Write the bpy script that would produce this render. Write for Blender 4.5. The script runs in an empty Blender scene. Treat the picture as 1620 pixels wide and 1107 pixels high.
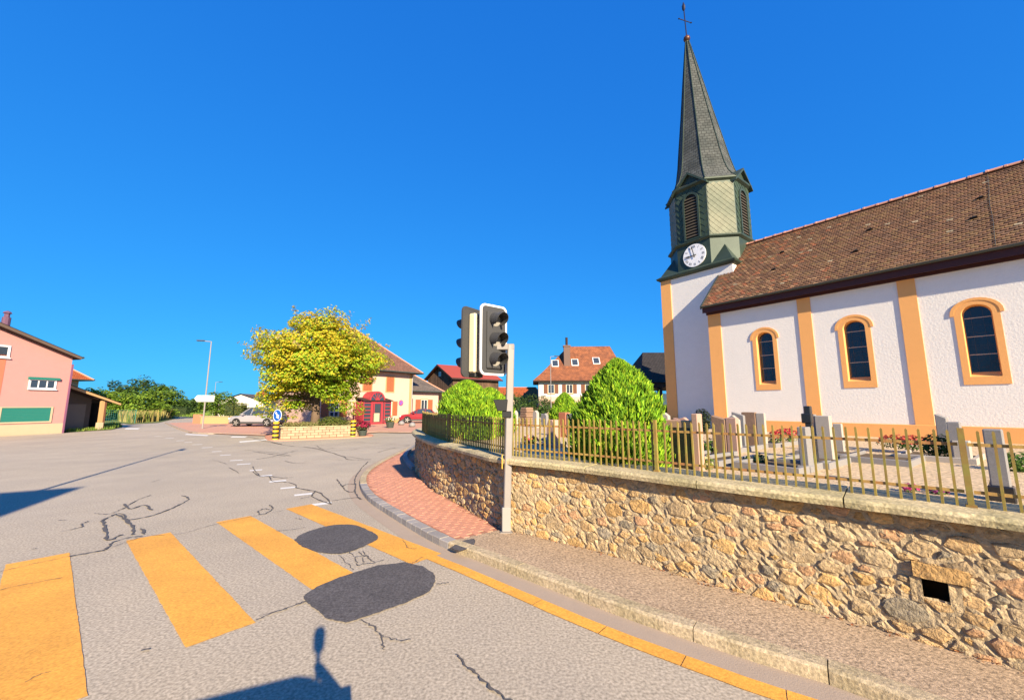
import bpy, bmesh, math, random
from mathutils import Vector, Matrix
from math import sin, cos, pi, radians, sqrt, atan2
random.seed(7)
scene = bpy.context.scene
COL = scene.collection
# ------------------------------------------------------------------ camera
FPX, PITCH, CAMH = 629.0, radians(7.83), 2.0          # focal length in photo pixels (1620 wide)
cd = bpy.data.cameras.new('camera')
cam = bpy.data.objects.new('camera', cd); COL.objects.link(cam)
cam.location = (0, 0, CAMH); cam.rotation_euler = (radians(90) + PITCH, 0, 0)
cd.sensor_fit = 'HORIZONTAL'; cd.sensor_width = 36.0; cd.lens = 36.0 * FPX / 1620.0
cd.clip_start = 0.05; cd.clip_end = 20000
scene.camera = cam
# ------------------------------------------------------------------ sky, sun, exposure
SUN_EL = radians(25.0)
SUN_H = Vector((0.406, -0.914, 0))                    # horizontal direction towards the sun
world = bpy.data.worlds.new('World'); scene.world = world; world.use_nodes = True
wn, wl = world.node_tree.nodes, world.node_tree.links
wn.clear()
sky = wn.new('ShaderNodeTexSky'); sky.sky_type = 'NISHITA'; sky.sun_disc = False
sky.sun_elevation = SUN_EL; sky.sun_rotation = atan2(SUN_H.x, SUN_H.y)
sky.air_density = 1.0; sky.dust_density = 0.3; sky.ozone_density = 3.0; sky.altitude = 500
# the film-like colour response of the picture, applied alike to the whole sky: each channel k * x ** p
bg = wn.new('ShaderNodeBackground'); bg.inputs['Strength'].default_value = 0.10
wo = wn.new('ShaderNodeOutputWorld')
sep = wn.new('ShaderNodeSeparateColor'); com = wn.new('ShaderNodeCombineColor')
wl.new(sky.outputs[0], sep.inputs[0])
for i, (k_, p_) in enumerate(((0.215, 0.72), (1.33, 0.53), (3.02, 0.30))):
    a_ = wn.new('ShaderNodeMath'); a_.operation = 'MULTIPLY'; a_.inputs[1].default_value = 0.233
    b_ = wn.new('ShaderNodeMath'); b_.operation = 'POWER'; b_.inputs[1].default_value = p_
    c_ = wn.new('ShaderNodeMath'); c_.operation = 'MULTIPLY'; c_.inputs[1].default_value = k_
    wl.new(sep.outputs[i], a_.inputs[0]); wl.new(a_.outputs[0], b_.inputs[0]); wl.new(b_.outputs[0], c_.inputs[0]); wl.new(c_.outputs[0], com.inputs[i])
wl.new(com.outputs[0], bg.inputs['Color']); wl.new(bg.outputs[0], wo.inputs['Surface'])
sd = bpy.data.lights.new('sun', 'SUN'); sd.energy = 4.1; sd.angle = radians(0.53); sd.color = (1.0, 0.84, 0.60)
sun = bpy.data.objects.new('sun', sd); COL.objects.link(sun)
sdir = Vector((SUN_H.x * cos(SUN_EL), SUN_H.y * cos(SUN_EL), sin(SUN_EL)))
sun.rotation_euler = sdir.to_track_quat('Z', 'Y').to_euler(); sun.location = sdir * 60
scene.view_settings.view_transform = 'Standard'; scene.view_settings.look = 'None'
scene.view_settings.gamma = 1.0; scene.view_settings.use_curve_mapping = False
scene.view_settings.exposure = 1.60
scene.render.engine = 'CYCLES'
scene.cycles.max_bounces = 6

# ------------------------------------------------------------------ helpers
def lin(r, g, b):
    f = lambda c: (c / 255 / 12.92) if c / 255 <= 0.04045 else ((c / 255 + 0.055) / 1.055) ** 2.4
    return (f(r), f(g), f(b))
CP, SP = cos(PITCH), sin(PITCH)
def ray(px, py):
    a, b = (px - 810) / FPX, -(py - 553.5) / FPX
    return Vector((a, CP - SP * b, SP + CP * b))
def g(px, py, z=0.0):
    "ground point (height z) under a spot of the survey photo"
    d = ray(px, py); t = (z - CAMH) / d.z
    return Vector((d.x * t, d.y * t, z))
def at(px, py, Y):
    d = ray(px, py); t = Y / d.y
    return Vector((d.x * t, Y, CAMH + d.z * t))
def rnd(a, b): return random.uniform(a, b)

class MB:
    def __init__(s): s.v = []; s.f = []; s.c = None
    def add(s, vs, fs):
        o = len(s.v); s.v += [tuple(p) for p in vs]; s.f += [tuple(i + o for i in f) for f in fs]; return s
    def box(s, x0, x1, y0, y1, z0, z1):
        return s.add([(x0,y0,z0),(x1,y0,z0),(x1,y1,z0),(x0,y1,z0),(x0,y0,z1),(x1,y0,z1),(x1,y1,z1),(x0,y1,z1)],
                     [(0,3,2,1),(4,5,6,7),(0,1,5,4),(1,2,6,5),(2,3,7,6),(3,0,4,7)])
    def obox(s, c, ax, ay, az, hx, hy, hz):
        c, ax, ay, az = Vector(c), Vector(ax).normalized(), Vector(ay).normalized(), Vector(az).normalized()
        vs = [c + ax * hx * i + ay * hy * j + az * hz * k for k in (-1, 1) for i, j in ((-1,-1),(1,-1),(1,1),(-1,1))]
        return s.add(vs, [(0,3,2,1),(4,5,6,7),(0,1,5,4),(1,2,6,5),(2,3,7,6),(3,0,4,7)])
    def prism(s, poly, z0, z1, cap=True):
        n = len(poly); vs = [(p[0], p[1], z0) for p in poly] + [(p[0], p[1], z1) for p in poly]
        fs = [(i, (i + 1) % n, (i + 1) % n + n, i + n) for i in range(n)]
        if cap: fs += [tuple(range(n - 1, -1, -1)), tuple(range(n, 2 * n))]
        return s.add(vs, fs)
    def xprism(s, poly, y0, y1):                       # poly in (x,z) extruded along y
        n = len(poly); vs = [(p[0], y0, p[1]) for p in poly] + [(p[0], y1, p[1]) for p in poly]
        fs = [(i, (i + 1) % n, (i + 1) % n + n, i + n) for i in range(n)] + [tuple(range(n - 1, -1, -1)), tuple(range(n, 2 * n))]
        return s.add(vs, fs)
    def yprism(s, poly, x0, x1):                       # poly in (y,z) extruded along x
        n = len(poly); vs = [(x0, p[0], p[1]) for p in poly] + [(x1, p[0], p[1]) for p in poly]
        fs = [(i, (i + 1) % n, (i + 1) % n + n, i + n) for i in range(n)] + [tuple(range(n - 1, -1, -1)), tuple(range(n, 2 * n))]
        return s.add(vs, fs)
    def ring(s, outer, inner, y0, y1):                 # (x,z) loops of the same length, front y0, back y1
        n = len(outer)
        vs = [(p[0], y0, p[1]) for p in outer] + [(p[0], y0, p[1]) for p in inner] + [(p[0], y1, p[1]) for p in outer] + [(p[0], y1, p[1]) for p in inner]
        fs = []
        for i in range(n):
            j = (i + 1) % n
            fs += [(i, j, n + j, n + i), (2*n + i, 3*n + i, 3*n + j, 2*n + j), (i, 2*n + i, 2*n + j, j), (n + i, n + j, 3*n + j, 3*n + i)]
        return s.add(vs, fs)
    def tube(s, pts, r, seg=8, cap=True):
        pts = [Vector(p) for p in pts]; rs = r if isinstance(r, (list, tuple)) else [r] * len(pts)
        o = len(s.v); up = None
        for i, p in enumerate(pts):
            d = (pts[min(i + 1, len(pts) - 1)] - pts[max(i - 1, 0)]).normalized()
            a = Vector((0, 0, 1)) if abs(d.z) < 0.9 else Vector((1, 0, 0))
            x = d.cross(a).normalized(); y = d.cross(x)
            s.v += [tuple(p + (x * cos(2*pi*k/seg) + y * sin(2*pi*k/seg)) * rs[i]) for k in range(seg)]
        for i in range(len(pts) - 1):
            for k in range(seg):
                k2 = (k + 1) % seg
                s.f.append((o + i*seg + k, o + i*seg + k2, o + (i+1)*seg + k2, o + (i+1)*seg + k))
        if cap:
            s.f.append(tuple(o + k for k in range(seg))[::-1]); s.f.append(tuple(o + (len(pts)-1)*seg + k for k in range(seg)))
        return s
    def loft(s, rings, cap=True):
        n = len(rings[0]); o = len(s.v)
        for r in rings: s.v += [tuple(p) for p in r]
        for i in range(len(rings) - 1):
            for k in range(n):
                k2 = (k + 1) % n
                s.f.append((o + i*n + k, o + i*n + k2, o + (i+1)*n + k2, o + (i+1)*n + k))
        if cap:
            s.f.append(tuple(o + k for k in range(n))[::-1]); s.f.append(tuple(o + (len(rings)-1)*n + k for k in range(n)))
        return s
    def lathe(s, prof, seg=16, c=(0, 0, 0)):
        return s.loft([[(c[0] + r * cos(2*pi*k/seg), c[1] + r * sin(2*pi*k/seg), c[2] + z) for k in range(seg)] for r, z in prof])
    def ribbon(s, pts, w, z):
        pts = [Vector((p[0], p[1], 0)) for p in pts]; o = len(s.v)
        for i, p in enumerate(pts):
            d = (pts[min(i+1, len(pts)-1)] - pts[max(i-1, 0)]); d.normalize(); nrm = Vector((-d.y, d.x, 0))
            ww = (w[i] if isinstance(w, (list, tuple)) else w) / 2
            s.v += [tuple(p + nrm * ww + Vector((0, 0, z))), tuple(p - nrm * ww + Vector((0, 0, z)))]
        for i in range(len(pts) - 1): s.f.append((o+2*i, o+2*i+1, o+2*i+3, o+2*i+2))
        return s
    def build(s, name, m, parent=None, smooth=False, bevel=0, kind=None):
        me = bpy.data.meshes.new(name); me.from_pydata(s.v, [], s.f)
        if s.c is not None:
            ca = me.color_attributes.new('tint', 'FLOAT_COLOR', 'CORNER')
            fl = []
            for f, c in zip(s.f, s.c): fl += list((c[0], c[1], c[2], 1.0)) * len(f)
            ca.data.foreach_set('color', fl)
        else:
            bm = bmesh.new(); bm.from_mesh(me); bmesh.ops.recalc_face_normals(bm, faces=bm.faces)
            if bevel: bmesh.ops.bevel(bm, geom=[e for e in bm.edges if len(e.link_faces) == 2 and e.calc_face_angle(0) > 0.5], offset=bevel, segments=1, affect='EDGES', clamp_overlap=True)
            bm.to_mesh(me); bm.free()
        if smooth: me.shade_smooth()
        if m is not None: me.materials.append(m)
        ob = bpy.data.objects.new(name, me); COL.objects.link(ob)
        if parent: ob.parent = parent
        if kind: ob['kind'] = kind
        return ob
def B(): return MB()
def thing(name, label, cat, loc=(0, 0, 0), rotz=0.0, group=None):
    o = bpy.data.objects.new(name, None); COL.objects.link(o); o.empty_display_size = 0.3
    o.location = loc; o.rotation_euler = (0, 0, rotz); tag(o, label, cat, group); return o
def tag(o, label, cat, group=None):
    o['label'] = label; o['category'] = cat
    if group: o['group'] = group
    return o
def struct(o): o['kind'] = 'structure'; return o
def share(o, name, parent, loc=(0, 0, 0), rot=(0, 0, 0), scale=(1, 1, 1), m=None):
    c = bpy.data.objects.new(name, o.data); COL.objects.link(c); c.parent = parent
    c.location = loc; c.rotation_euler = rot; c.scale = scale; return c

# ------------------------------------------------------------------ materials
def mat(name, col, rough=0.8, var=0.15, scale=6.0, bump=0.0, bscale=None, spec=0.3, metal=0.0, col2=None, obj_rand=0.0,
        speck=0.0, sscale=160.0, attr=False, trans=0.0, big=0.0, bigscale=0.4, dist=0.01, emit=None):
    m = bpy.data.materials.new(name); m.use_nodes = True
    nt = m.node_tree; N, Lk = nt.nodes, nt.links; bs = N['Principled BSDF']
    bs.inputs['Roughness'].default_value = rough; bs.inputs['Metallic'].default_value = metal
    bs.inputs['Specular IOR Level'].default_value = spec
    tc = N.new('ShaderNodeTexCoord')
    def noise(sc, det=5.0, rg=0.6):
        n = N.new('ShaderNodeTexNoise'); n.inputs['Scale'].default_value = sc; n.inputs['Detail'].default_value = det
        n.inputs['Roughness'].default_value = rg; Lk.new(tc.outputs['Object'], n.inputs['Vector']); return n.outputs['Fac']
    def math_(op, a, b):
        n = N.new('ShaderNodeMath'); n.operation = op
        for i, v in enumerate((a, b)):
            if isinstance(v, (int, float)): n.inputs[i].default_value = v
            else: Lk.new(v, n.inputs[i])
        return n.outputs[0]
    if attr:
        at_ = N.new('ShaderNodeVertexColor'); at_.layer_name = 'tint'; base = at_.outputs['Color']
    else:
        mx = N.new('ShaderNodeMix'); mx.data_type = 'RGBA'
        mx.inputs['A'].default_value = (*col, 1); mx.inputs['B'].default_value = (*(col2 or col), 1)
        ramp = N.new('ShaderNodeValToRGB'); ramp.color_ramp.elements[0].position = 0.38; ramp.color_ramp.elements[1].position = 0.64
        Lk.new(noise(scale * 0.35, 4), ramp.inputs[0]); Lk.new(ramp.outputs[0], mx.inputs['Factor'])
        base = mx.outputs['Result']
    f = 1.0
    val = None
    if var: val = math_('MULTIPLY_ADD', noise(scale), 2 * var); val.node.inputs[2].default_value = 1 - var
    if speck:
        sp = math_('MULTIPLY_ADD', noise(sscale, 2, 0.5), 4 * speck); sp.node.inputs[2].default_value = 1 - 2 * speck
        val = sp if val is None else math_('MULTIPLY', val, sp)
    if big:
        bgn = math_('MULTIPLY_ADD', noise(bigscale, 3), 2 * big); bgn.node.inputs[2].default_value = 1 - big
        val = bgn if val is None else math_('MULTIPLY', val, bgn)
    if obj_rand:
        oi = N.new('ShaderNodeObjectInfo'); orr = math_('MULTIPLY_ADD', oi.outputs['Random'], 2 * obj_rand); orr.node.inputs[2].default_value = 1 - obj_rand
        val = orr if val is None else math_('MULTIPLY', val, orr)
    if val is not None:
        hsv = N.new('ShaderNodeHueSaturation'); Lk.new(base, hsv.inputs['Color']); Lk.new(val, hsv.inputs['Value']); base = hsv.outputs[0]
    Lk.new(base, bs.inputs['Base Color'])
    if bump:
        bp = N.new('ShaderNodeBump'); bp.inputs['Strength'].default_value = bump; bp.inputs['Distance'].default_value = dist
        Lk.new(noise(bscale or scale * 3, 6), bp.inputs['Height']); Lk.new(bp.outputs[0], bs.inputs['Normal'])
    if trans:
        tr = N.new('ShaderNodeBsdfTranslucent'); Lk.new(base, tr.inputs['Color'])
        ms = N.new('ShaderNodeMixShader'); ms.inputs[0].default_value = trans
        out = N['Material Output']; Lk.new(bs.outputs[0], ms.inputs[1]); Lk.new(tr.outputs[0], ms.inputs[2]); Lk.new(ms.outputs[0], out.inputs['Surface'])
    return m
def roofmat(name, col, col2, w=0.2, h=0.17, var=0.25):
    m = mat(name, col, 0.85, var, 3.0, col2=col2, big=0.15, bigscale=0.5, speck=0.12, sscale=9)
    nt = m.node_tree; N, Lk = nt.nodes, nt.links
    uv = N.new('ShaderNodeUVMap'); uv.uv_map = 'slope'
    bt = N.new('ShaderNodeTexBrick'); bt.inputs['Scale'].default_value = 1; bt.inputs['Brick Width'].default_value = w; bt.inputs['Row Height'].default_value = h
    bt.inputs['Mortar Size'].default_value = 0.018; bt.inputs['Mortar Smooth'].default_value = 0.6
    bt.inputs['Color1'].default_value = (1, 1, 1, 1); bt.inputs['Color2'].default_value = (.72, .72, .72, 1); bt.inputs['Mortar'].default_value = (.4, .4, .4, 1)
    Lk.new(uv.outputs[0], bt.inputs['Vector'])
    bs = N['Principled BSDF']; src = bs.inputs['Base Color'].links[0].from_socket
    mm = N.new('ShaderNodeMix'); mm.data_type = 'RGBA'; mm.blend_type = 'MULTIPLY'; mm.inputs['Factor'].default_value = 1
    Lk.new(src, mm.inputs['A']); Lk.new(bt.outputs['Color'], mm.inputs['B']); Lk.new(mm.outputs['Result'], bs.inputs['Base Color'])
    bp = N.new('ShaderNodeBump'); bp.inputs['Distance'].default_value = 0.02; bp.inputs['Strength'].default_value = 0.7
    Lk.new(bt.outputs['Fac'], bp.inputs['Height']); bp.invert = True; Lk.new(bp.outputs[0], bs.inputs['Normal'])
    return m
def slope_uv(ob):
    me = ob.data; uv = me.uv_layers.new(name='slope')
    for p in me.polygons:
        n = p.normal; h = Vector((-n.y, n.x, 0))
        if h.length < 1e-4: h = Vector((1, 0, 0))
        h.normalize(); up = n.cross(h)
        for li in p.loop_indices:
            co = me.vertices[me.loops[li].vertex_index].co; uv.data[li].uv = (co.dot(h), co.dot(up))
    return ob

M = {}
M['asphalt'] = mat('asphalt', (.385, .325, .25), .9, .10, 1.3, .2, 120, speck=.42, sscale=42, big=.20, bigscale=.22, col2=(.34, .29, .23), dist=.006)
M['asphalt_side'] = mat('asphalt_side', (.37, .275, .19), .92, .10, 3.0, .8, 60, speck=.55, sscale=38, big=.08, bigscale=.5, dist=.008, col2=(.335, .245, .165))
M['patch'] = mat('patch', (.085, .078, .080), .9, .15, 4, .5, 90, speck=.5, sscale=48, big=.25, bigscale=1.6)
M['tar'] = mat('tar', (.095, .085, .08), .75, .2, 9)
M['yellow'] = mat('yellow_paint', (.70, .335, .055), .75, .08, 3, .3, 90, speck=.22, sscale=45, big=.16, bigscale=1.4, col2=(.60, .285, .05))
M['whitepaint'] = mat('white_road_paint', (.62, .60, .57), .8, .1, 8, .3, 90)
M['paver'] = mat('red_paver', (.50, .235, .155), .88, .12, 20, .3, 120, obj_rand=.06, speck=.06, big=.06, bigscale=.8)
M['paver_joint'] = mat('paver_joint', (.33, .16, .105), .95, .15, 30)
M['kerb'] = mat('kerb_concrete', (.42, .335, .225), .9, .2, 9, .7, 40, speck=.4, sscale=40, obj_rand=.07, col2=(.34, .275, .17))
M['sett'] = mat('granite_sett', (.27, .25, .24), .85, .15, 20, .5, 60, obj_rand=.14, speck=.1)
M['gutter'] = mat('gutter_concrete', (.34, .265, .205), .9, .1, 4, .3, 90, speck=.1, big=.08)
M['gravel'] = mat('gravel', (.56, .41, .25), .95, .15, 14, .9, 40, speck=.5, sscale=20, dist=.02, col2=(.52, .39, .25))
M['grass'] = mat('grass_ground', (.085, .14, .03), .95, .25, 1.2, .6, 20, big=.25, bigscale=.08, col2=(.16, .16, .05), speck=.15, sscale=14)
M['stucco'] = mat('white_stucco', (.735, .70, .65), .92, .05, 5, .28, 18, big=.06, dist=.025, speck=.03, sscale=25)
M['stucco_flat'] = mat('white_stucco_flat', (.60, .56, .52), .92, .04, 3, .2, 30)
M['peach'] = mat('peach_render', (.75, .37, .125), .9, .05, 5, .25, 40, big=.04)
M['stonebeige'] = [mat('rubble_%d' % i, c, .94, .22, 12, 1.0, 34, obj_rand=.14, speck=.3, sscale=28, dist=.035, col2=c2) for i, (c, c2) in enumerate([
    ((.52, .345, .17), (.42, .28, .14)), ((.56, .36, .15), (.46, .28, .115)), ((.43, .31, .175), (.34, .25, .15)), ((.30, .25, .18), (.24, .20, .145)), ((.54, .32, .175), (.44, .26, .14)), ((.50, .375, .225), (.39, .30, .18))])]
M['mortar'] = mat('mortar', (.44, .335, .205), .95, .25, 9, 1.0, 26, speck=.18, sscale=45, dist=.03, col2=(.35, .27, .17), big=.15, bigscale=1.3)
M['coping'] = mat('coping_concrete', (.46, .38, .23), .92, .2, 7, .8, 40, speck=.4, sscale=36, obj_rand=.06, col2=(.34, .29, .16))
M['fence'] = mat('fence_paint', (.215, .19, .038), .6, .25, 14, .2, 60, obj_rand=.2, col2=(.23, .12, .035), spec=.4)
M['railrust'] = mat('rusty_rail', (.36, .24, .07), .7, .3, 10, .3, 50, col2=(.30, .13, .05))
M['tile'] = mat('roof_tile', (1, 1, 1), .85, .12, 12, attr=True, big=.14, bigscale=.6)
M['ridge'] = mat('ridge_tile', (.46, .22, .15), .85, .15, 9, obj_rand=.2)
M['maroon'] = mat('maroon_board', (.055, .018, .018), .6, .15, 6)
M['gutterm'] = mat('dark_gutter', (.035, .045, .04), .5, .1, 6, spec=.5)
M['copper'] = mat('green_copper', (.042, .062, .046), .5, .25, 3, .15, 20, col2=(.032, .05, .038), metal=.15, big=.15, bigscale=.9, speck=.05)
M['shingle'] = mat('copper_shingle_lit', (.185, .185, .125), .6, .28, 3, .1, 20, col2=(.12, .135, .09), metal=0.0, big=.1, obj_rand=.05)  # lit copy: sunlit paleness put into the colour of the diagonal faces
M['slate'] = roofmat('spire_slate', (.095, .10, .095), (.058, .066, .064), .22, .16, .35)
M['black'] = mat('black_plastic', (.012, .012, .013), .45, .1, 6, spec=.4)
M['dark'] = mat('dark_inside', (.012, .011, .012), .9, 0)
M['iron'] = mat('wrought_iron', (.012, .012, .03), .5, 0)
M['ball'] = mat('copper_ball', (.10, .045, .03), .45, .1, 6, metal=.5)
M['dial'] = mat('clock_dial', (.80, .80, .82), .5, .03, 3)
M['glassdark'] = mat('church_glass', (.012, .013, .016), .12, .4, 8, spec=.6, bump=.15, bscale=9)
M['lead'] = mat('lead_came', (.07, .065, .06), .6, 0)
M['leadbar'] = mat('window_bar', (.42, .35, .28), .6, 0)
M['steel'] = mat('galvanised_steel', (.235, .215, .205), .55, .1, 9, spec=.4, metal=.1)
M['greyplastic'] = mat('grey_signal_plastic', (.05, .05, .052), .55, .1, 5)
M['beigeplastic'] = mat('beige_signal_back', (.60, .52, .36), .6, .05, 4)
M['lens'] = mat('signal_lens', (.26, .24, .21), .25, .1, 6, spec=.6)
M['whitegloss'] = mat('white_plate', (.70, .70, .70), .45, .02, 3)
M['stickery'] = mat('yellow_sticker', (.62, .36, .06), .5, .1, 9)
M['glass'] = mat('window_glass', (.035, .045, .06), .06, .1, 3, spec=.8)
M['curtain'] = mat('curtain_glass', (.35, .37, .37), .2, .3, 4, spec=.6)
M['pink'] = mat('pink_render', (.48, .235, .215), .9, .05, 3, .2, 30, big=.04)
M['orange_r'] = mat('orange_render', (.46, .155, .09), .9, .05, 3)
M['cream'] = mat('cream_render', (.47, .36, .24), .9, .05, 3, .2, 30)
M['restwall'] = mat('restaurant_render', (.52, .355, .285), .9, .05, 2, .2, 25, big=.05)
M['sand'] = mat('sandstone_trim', (.42, .26, .12), .9, .08, 6)
M['shutter'] = mat('shutter_wood', (.30, .095, .04), .7, .15, 6)
M['brownshutter'] = mat('brown_shutter', (.14, .055, .03), .7, .15, 6)
M['teal'] = mat('teal_roller_shutter', (.02, .17, .135), .6, .05, 4)
M['brownroof'] = roofmat('brown_tile_roof', (.215, .105, .075), (.17, .085, .06))
M['redroof'] = roofmat('red_tile_roof', (.30, .105, .045), (.19, .07, .036), .35, .3)
M['orangeroof'] = roofmat('orange_tile_roof', (.42, .10, .025), (.36, .085, .025))
M['greyroof'] = roofmat('grey_tile_roof', (.16, .13, .11), (.11, .09, .08))
M['redmetal'] = mat('red_metal_roof', (.27, .05, .03), .6, .1, 2)
M['barnwood'] = mat('barn_wood', (.115, .065, .04), .9, .3, 5, .5, 20, obj_rand=.3, col2=(.075, .045, .03))
M['darkwood'] = mat('dark_wood', (.035, .02, .017), .85, .2, 5)
M['redpaint'] = mat('red_porch_paint', (.31, .035, .045), .5, .05, 3)
M['carsilver'] = mat('silver_paint', (.40, .40, .43), .28, .03, 2, spec=.6, metal=.4)
M['carred'] = mat('dark_red_paint', (.22, .012, .02), .25, .03, 2, spec=.6)
M['cargrey'] = mat('grey_paint', (.12, .12, .13), .3, .03, 2, spec=.6)
M['tyre'] = mat('tyre', (.018, .018, .018), .85, .1, 9)
M['rim'] = mat('alloy_rim', (.5, .49, .46), .35, .05, 6, metal=.6)
M['red'] = mat('red_lamp', (.45, .02, .02), .3, 0)
M['blue'] = mat('blue_sign', (.005, .09, .38), .45, .03, 3)
M['signback'] = mat('sign_grey', (.3, .3, .3), .6, 0)
M['violet'] = mat('no_parking_blue', (.12, .10, .42), .5, 0)
M['signred'] = mat('sign_red', (.55, .03, .05), .5, 0)
M['bark'] = mat('bark', (.14, .095, .065), .95, .25, 9, .9, 14, dist=.03)
M['leaf'] = mat('leaf', (1, 1, 1), .6, .12, 2, attr=True, trans=.38, spec=.25)
M['thuja'] = mat('thuja_leaf', (1, 1, 1), .65, .12, 3, attr=True, trans=.22, spec=.2)
M['thuja_twig'] = mat('hedge_twigs', (.03, .045, .015), .95, .2, 6)
M['soil'] = mat('soil', (.10, .07, .045), .95, .2, 10)
M['planter'] = mat('planter_block', (.36, .265, .175), .92, .12, 9, .4, 30, obj_rand=.14)
M['granpink'] = mat('pink_granite', (.42, .26, .20), .6, .1, 30, speck=.12, sscale=90)
M['grangrey'] = mat('grey_granite', (.22, .21, .21), .55, .12, 25, speck=.14, sscale=90)
M['granpale'] = mat('pale_granite', (.36, .32, .28), .6, .1, 25, speck=.12, sscale=90)
M['granblack'] = mat('black_granite', (.018, .018, .02), .25, .1, 25, spec=.6)
M['granbrown'] = mat('brown_stone', (.24, .15, .10), .8, .25, 9, .5, 25)
M['granred'] = mat('red_sandstone', (.42, .15, .085), .85, .12, 9)
M['hill'] = mat('hazy_far_forest', (.05, .085, .095), .95, .2, .01)  # bluish distance haze mixed into the forest colour
M['pot'] = mat('flower_pot', (.05, .06, .05), .7, .1, 6)

# ------------------------------------------------------------------ the setting: ground, road, pavements
def sheet(name, poly, z, m, parent=None):
    me = bpy.data.meshes.new(name); bm = bmesh.new()
    f = bm.faces.new([bm.verts.new((p[0], p[1], z)) for p in poly]); bm.normal_update()
    if f.normal.z < 0: f.normal_flip()
    bmesh.ops.triangulate(bm, faces=[f]); bm.to_mesh(me); bm.free(); me.materials.append(m)
    o = bpy.data.objects.new(name, me); COL.objects.link(o)
    if parent: o.parent = parent
    return o
struct(sheet('ground', [(-6000, -6000), (6000, -6000), (6000, 6000), (-6000, 6000)], -0.05, M['grass']))
road = struct(sheet('road', [(-60, -40), (40, -40), (40, -8), (8.5, -4.0), (6.5, -1.5), (4.6, 1.2), (1.5, 4.4), (-1.2, 6.6), (-3.9, 11), (-4.3, 14), (-4.4, 20), (-2.0, 30), (4, 45), (6, 70), (-6, 72), (-10, 50),
                          (-13, 46), (-30, 42), (-42, 60), (-70, 110), (-80, 108), (-52, 62), (-40, 40), (-33, 31), (-31.9, 28.9), (-33.0, 24), (-60, 10)], 0.0, M['asphalt']))
# kerb line of the near corner pavement, from behind the camera round the bend
def catmull(P, n=8):
    P = [Vector((p[0], p[1], 0)) for p in P]; out = []
    for i in range(len(P) - 1):
        a, b, c, d = P[max(i-1, 0)], P[i], P[i+1], P[min(i+2, len(P)-1)]
        for k in range(n):
            t = k / n
            out.append(0.5 * ((2*b) + (c - a)*t + (2*a - 5*b + 4*c - d)*t*t + (3*b - a - 3*c + d)*t**3))
    out.append(P[-1]); return out
class Path:
    def __init__(s, pts):
        s.p = pts; s.l = [0]
        for a, b in zip(pts, pts[1:]): s.l.append(s.l[-1] + (b - a).length)
        s.len = s.l[-1]
    def __call__(s, t, off=0.0, z=0.0):
        t = max(0, min(s.len - 1e-6, t)); i = 0; lo, hi = 0, len(s.l) - 1
        while hi - lo > 1:
            mid = (lo + hi) // 2
            if s.l[mid] <= t: lo = mid
            else: hi = mid
        i = lo; f = (t - s.l[i]) / max(1e-9, s.l[i+1] - s.l[i])
        p = s.p[i].lerp(s.p[i+1], f)
        def tan(j):
            return (s.p[min(j+1, len(s.p)-1)] - s.p[max(j-1, 0)]).normalized()
        d = tan(i).lerp(tan(i+1), f).normalized()
        return p + Vector((-d.y, d.x, 0)) * off + Vector((0, 0, z))
    def near(s, q):
        q = Vector((q[0], q[1], 0)); return min((s.l[i] for i in range(len(s.p))), key=lambda t: (s(t) - q).length)
PZ = 0.10
kerbP = Path(catmull([(7.0, -2.2), (5.4, -.25), (3.9, 1.5), (2.5, 2.98), (1.9, 3.42), (1.11, 4.03), (.35, 4.72), (-.4, 5.42), (-1.09, 6.07), (-2.13, 7.42), (-3.1, 8.82), (-3.85, 10.4), (-4.28, 11.93), (-4.5, 13.8), (-4.62, 16.5), (-4.67, 19.5), (-4.2, 24), (-2.5, 31)]))
wallP = Path(catmull([(9.2, -2.8), (7.6, -1.0), (6.0, .75), (4.6, 2.25), (3.72, 3.16), (3.0, 3.86), (2.53, 4.25), (1.73, 4.98), (1.09, 5.58), (.45, 6.08), (-.09, 6.50), (-.47, 7.08), (-.85, 7.78), (-1.22, 8.44), (-1.66, 9.15), (-2.2, 10.4), (-2.75, 11.9), (-3.1, 13.3), (-3.15, 15), (-2.8, 17), (-1.6, 20.5), (1.0, 26)]))
# pavement slab: grey asphalt part and red part meet at the signal post
sB = wallP.near((-.12, 6.5)); sK = kerbP.near((-.93, 5.87))
def strip_mesh(name, k0, k1, w0, w1, z, m, n=60):
    mb = B(); vs = []
    for i in range(n + 1):
        t = i / n; a = kerbP(k0 + (k1 - k0) * t, -.13); b = wallP(w0 + (w1 - w0) * t, -.04)
        vs += [(a.x, a.y, z), (b.x, b.y, z)]
    mb.add(vs, [(2*i, 2*i+1, 2*i+3, 2*i+2) for i in range(n)]); return struct(mb.build(name, m))
pav_grey = strip_mesh('pavement', 0, sK, 0, sB, PZ, M['asphalt_side'])
kE = kerbP.near((-4.5, 22)); wE = wallP.near((-2.2, 19))
pav_red = strip_mesh('brick_pavement', sK, kerbP.len, sB, wallP.len, PZ - .012, M['paver_joint'])
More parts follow.
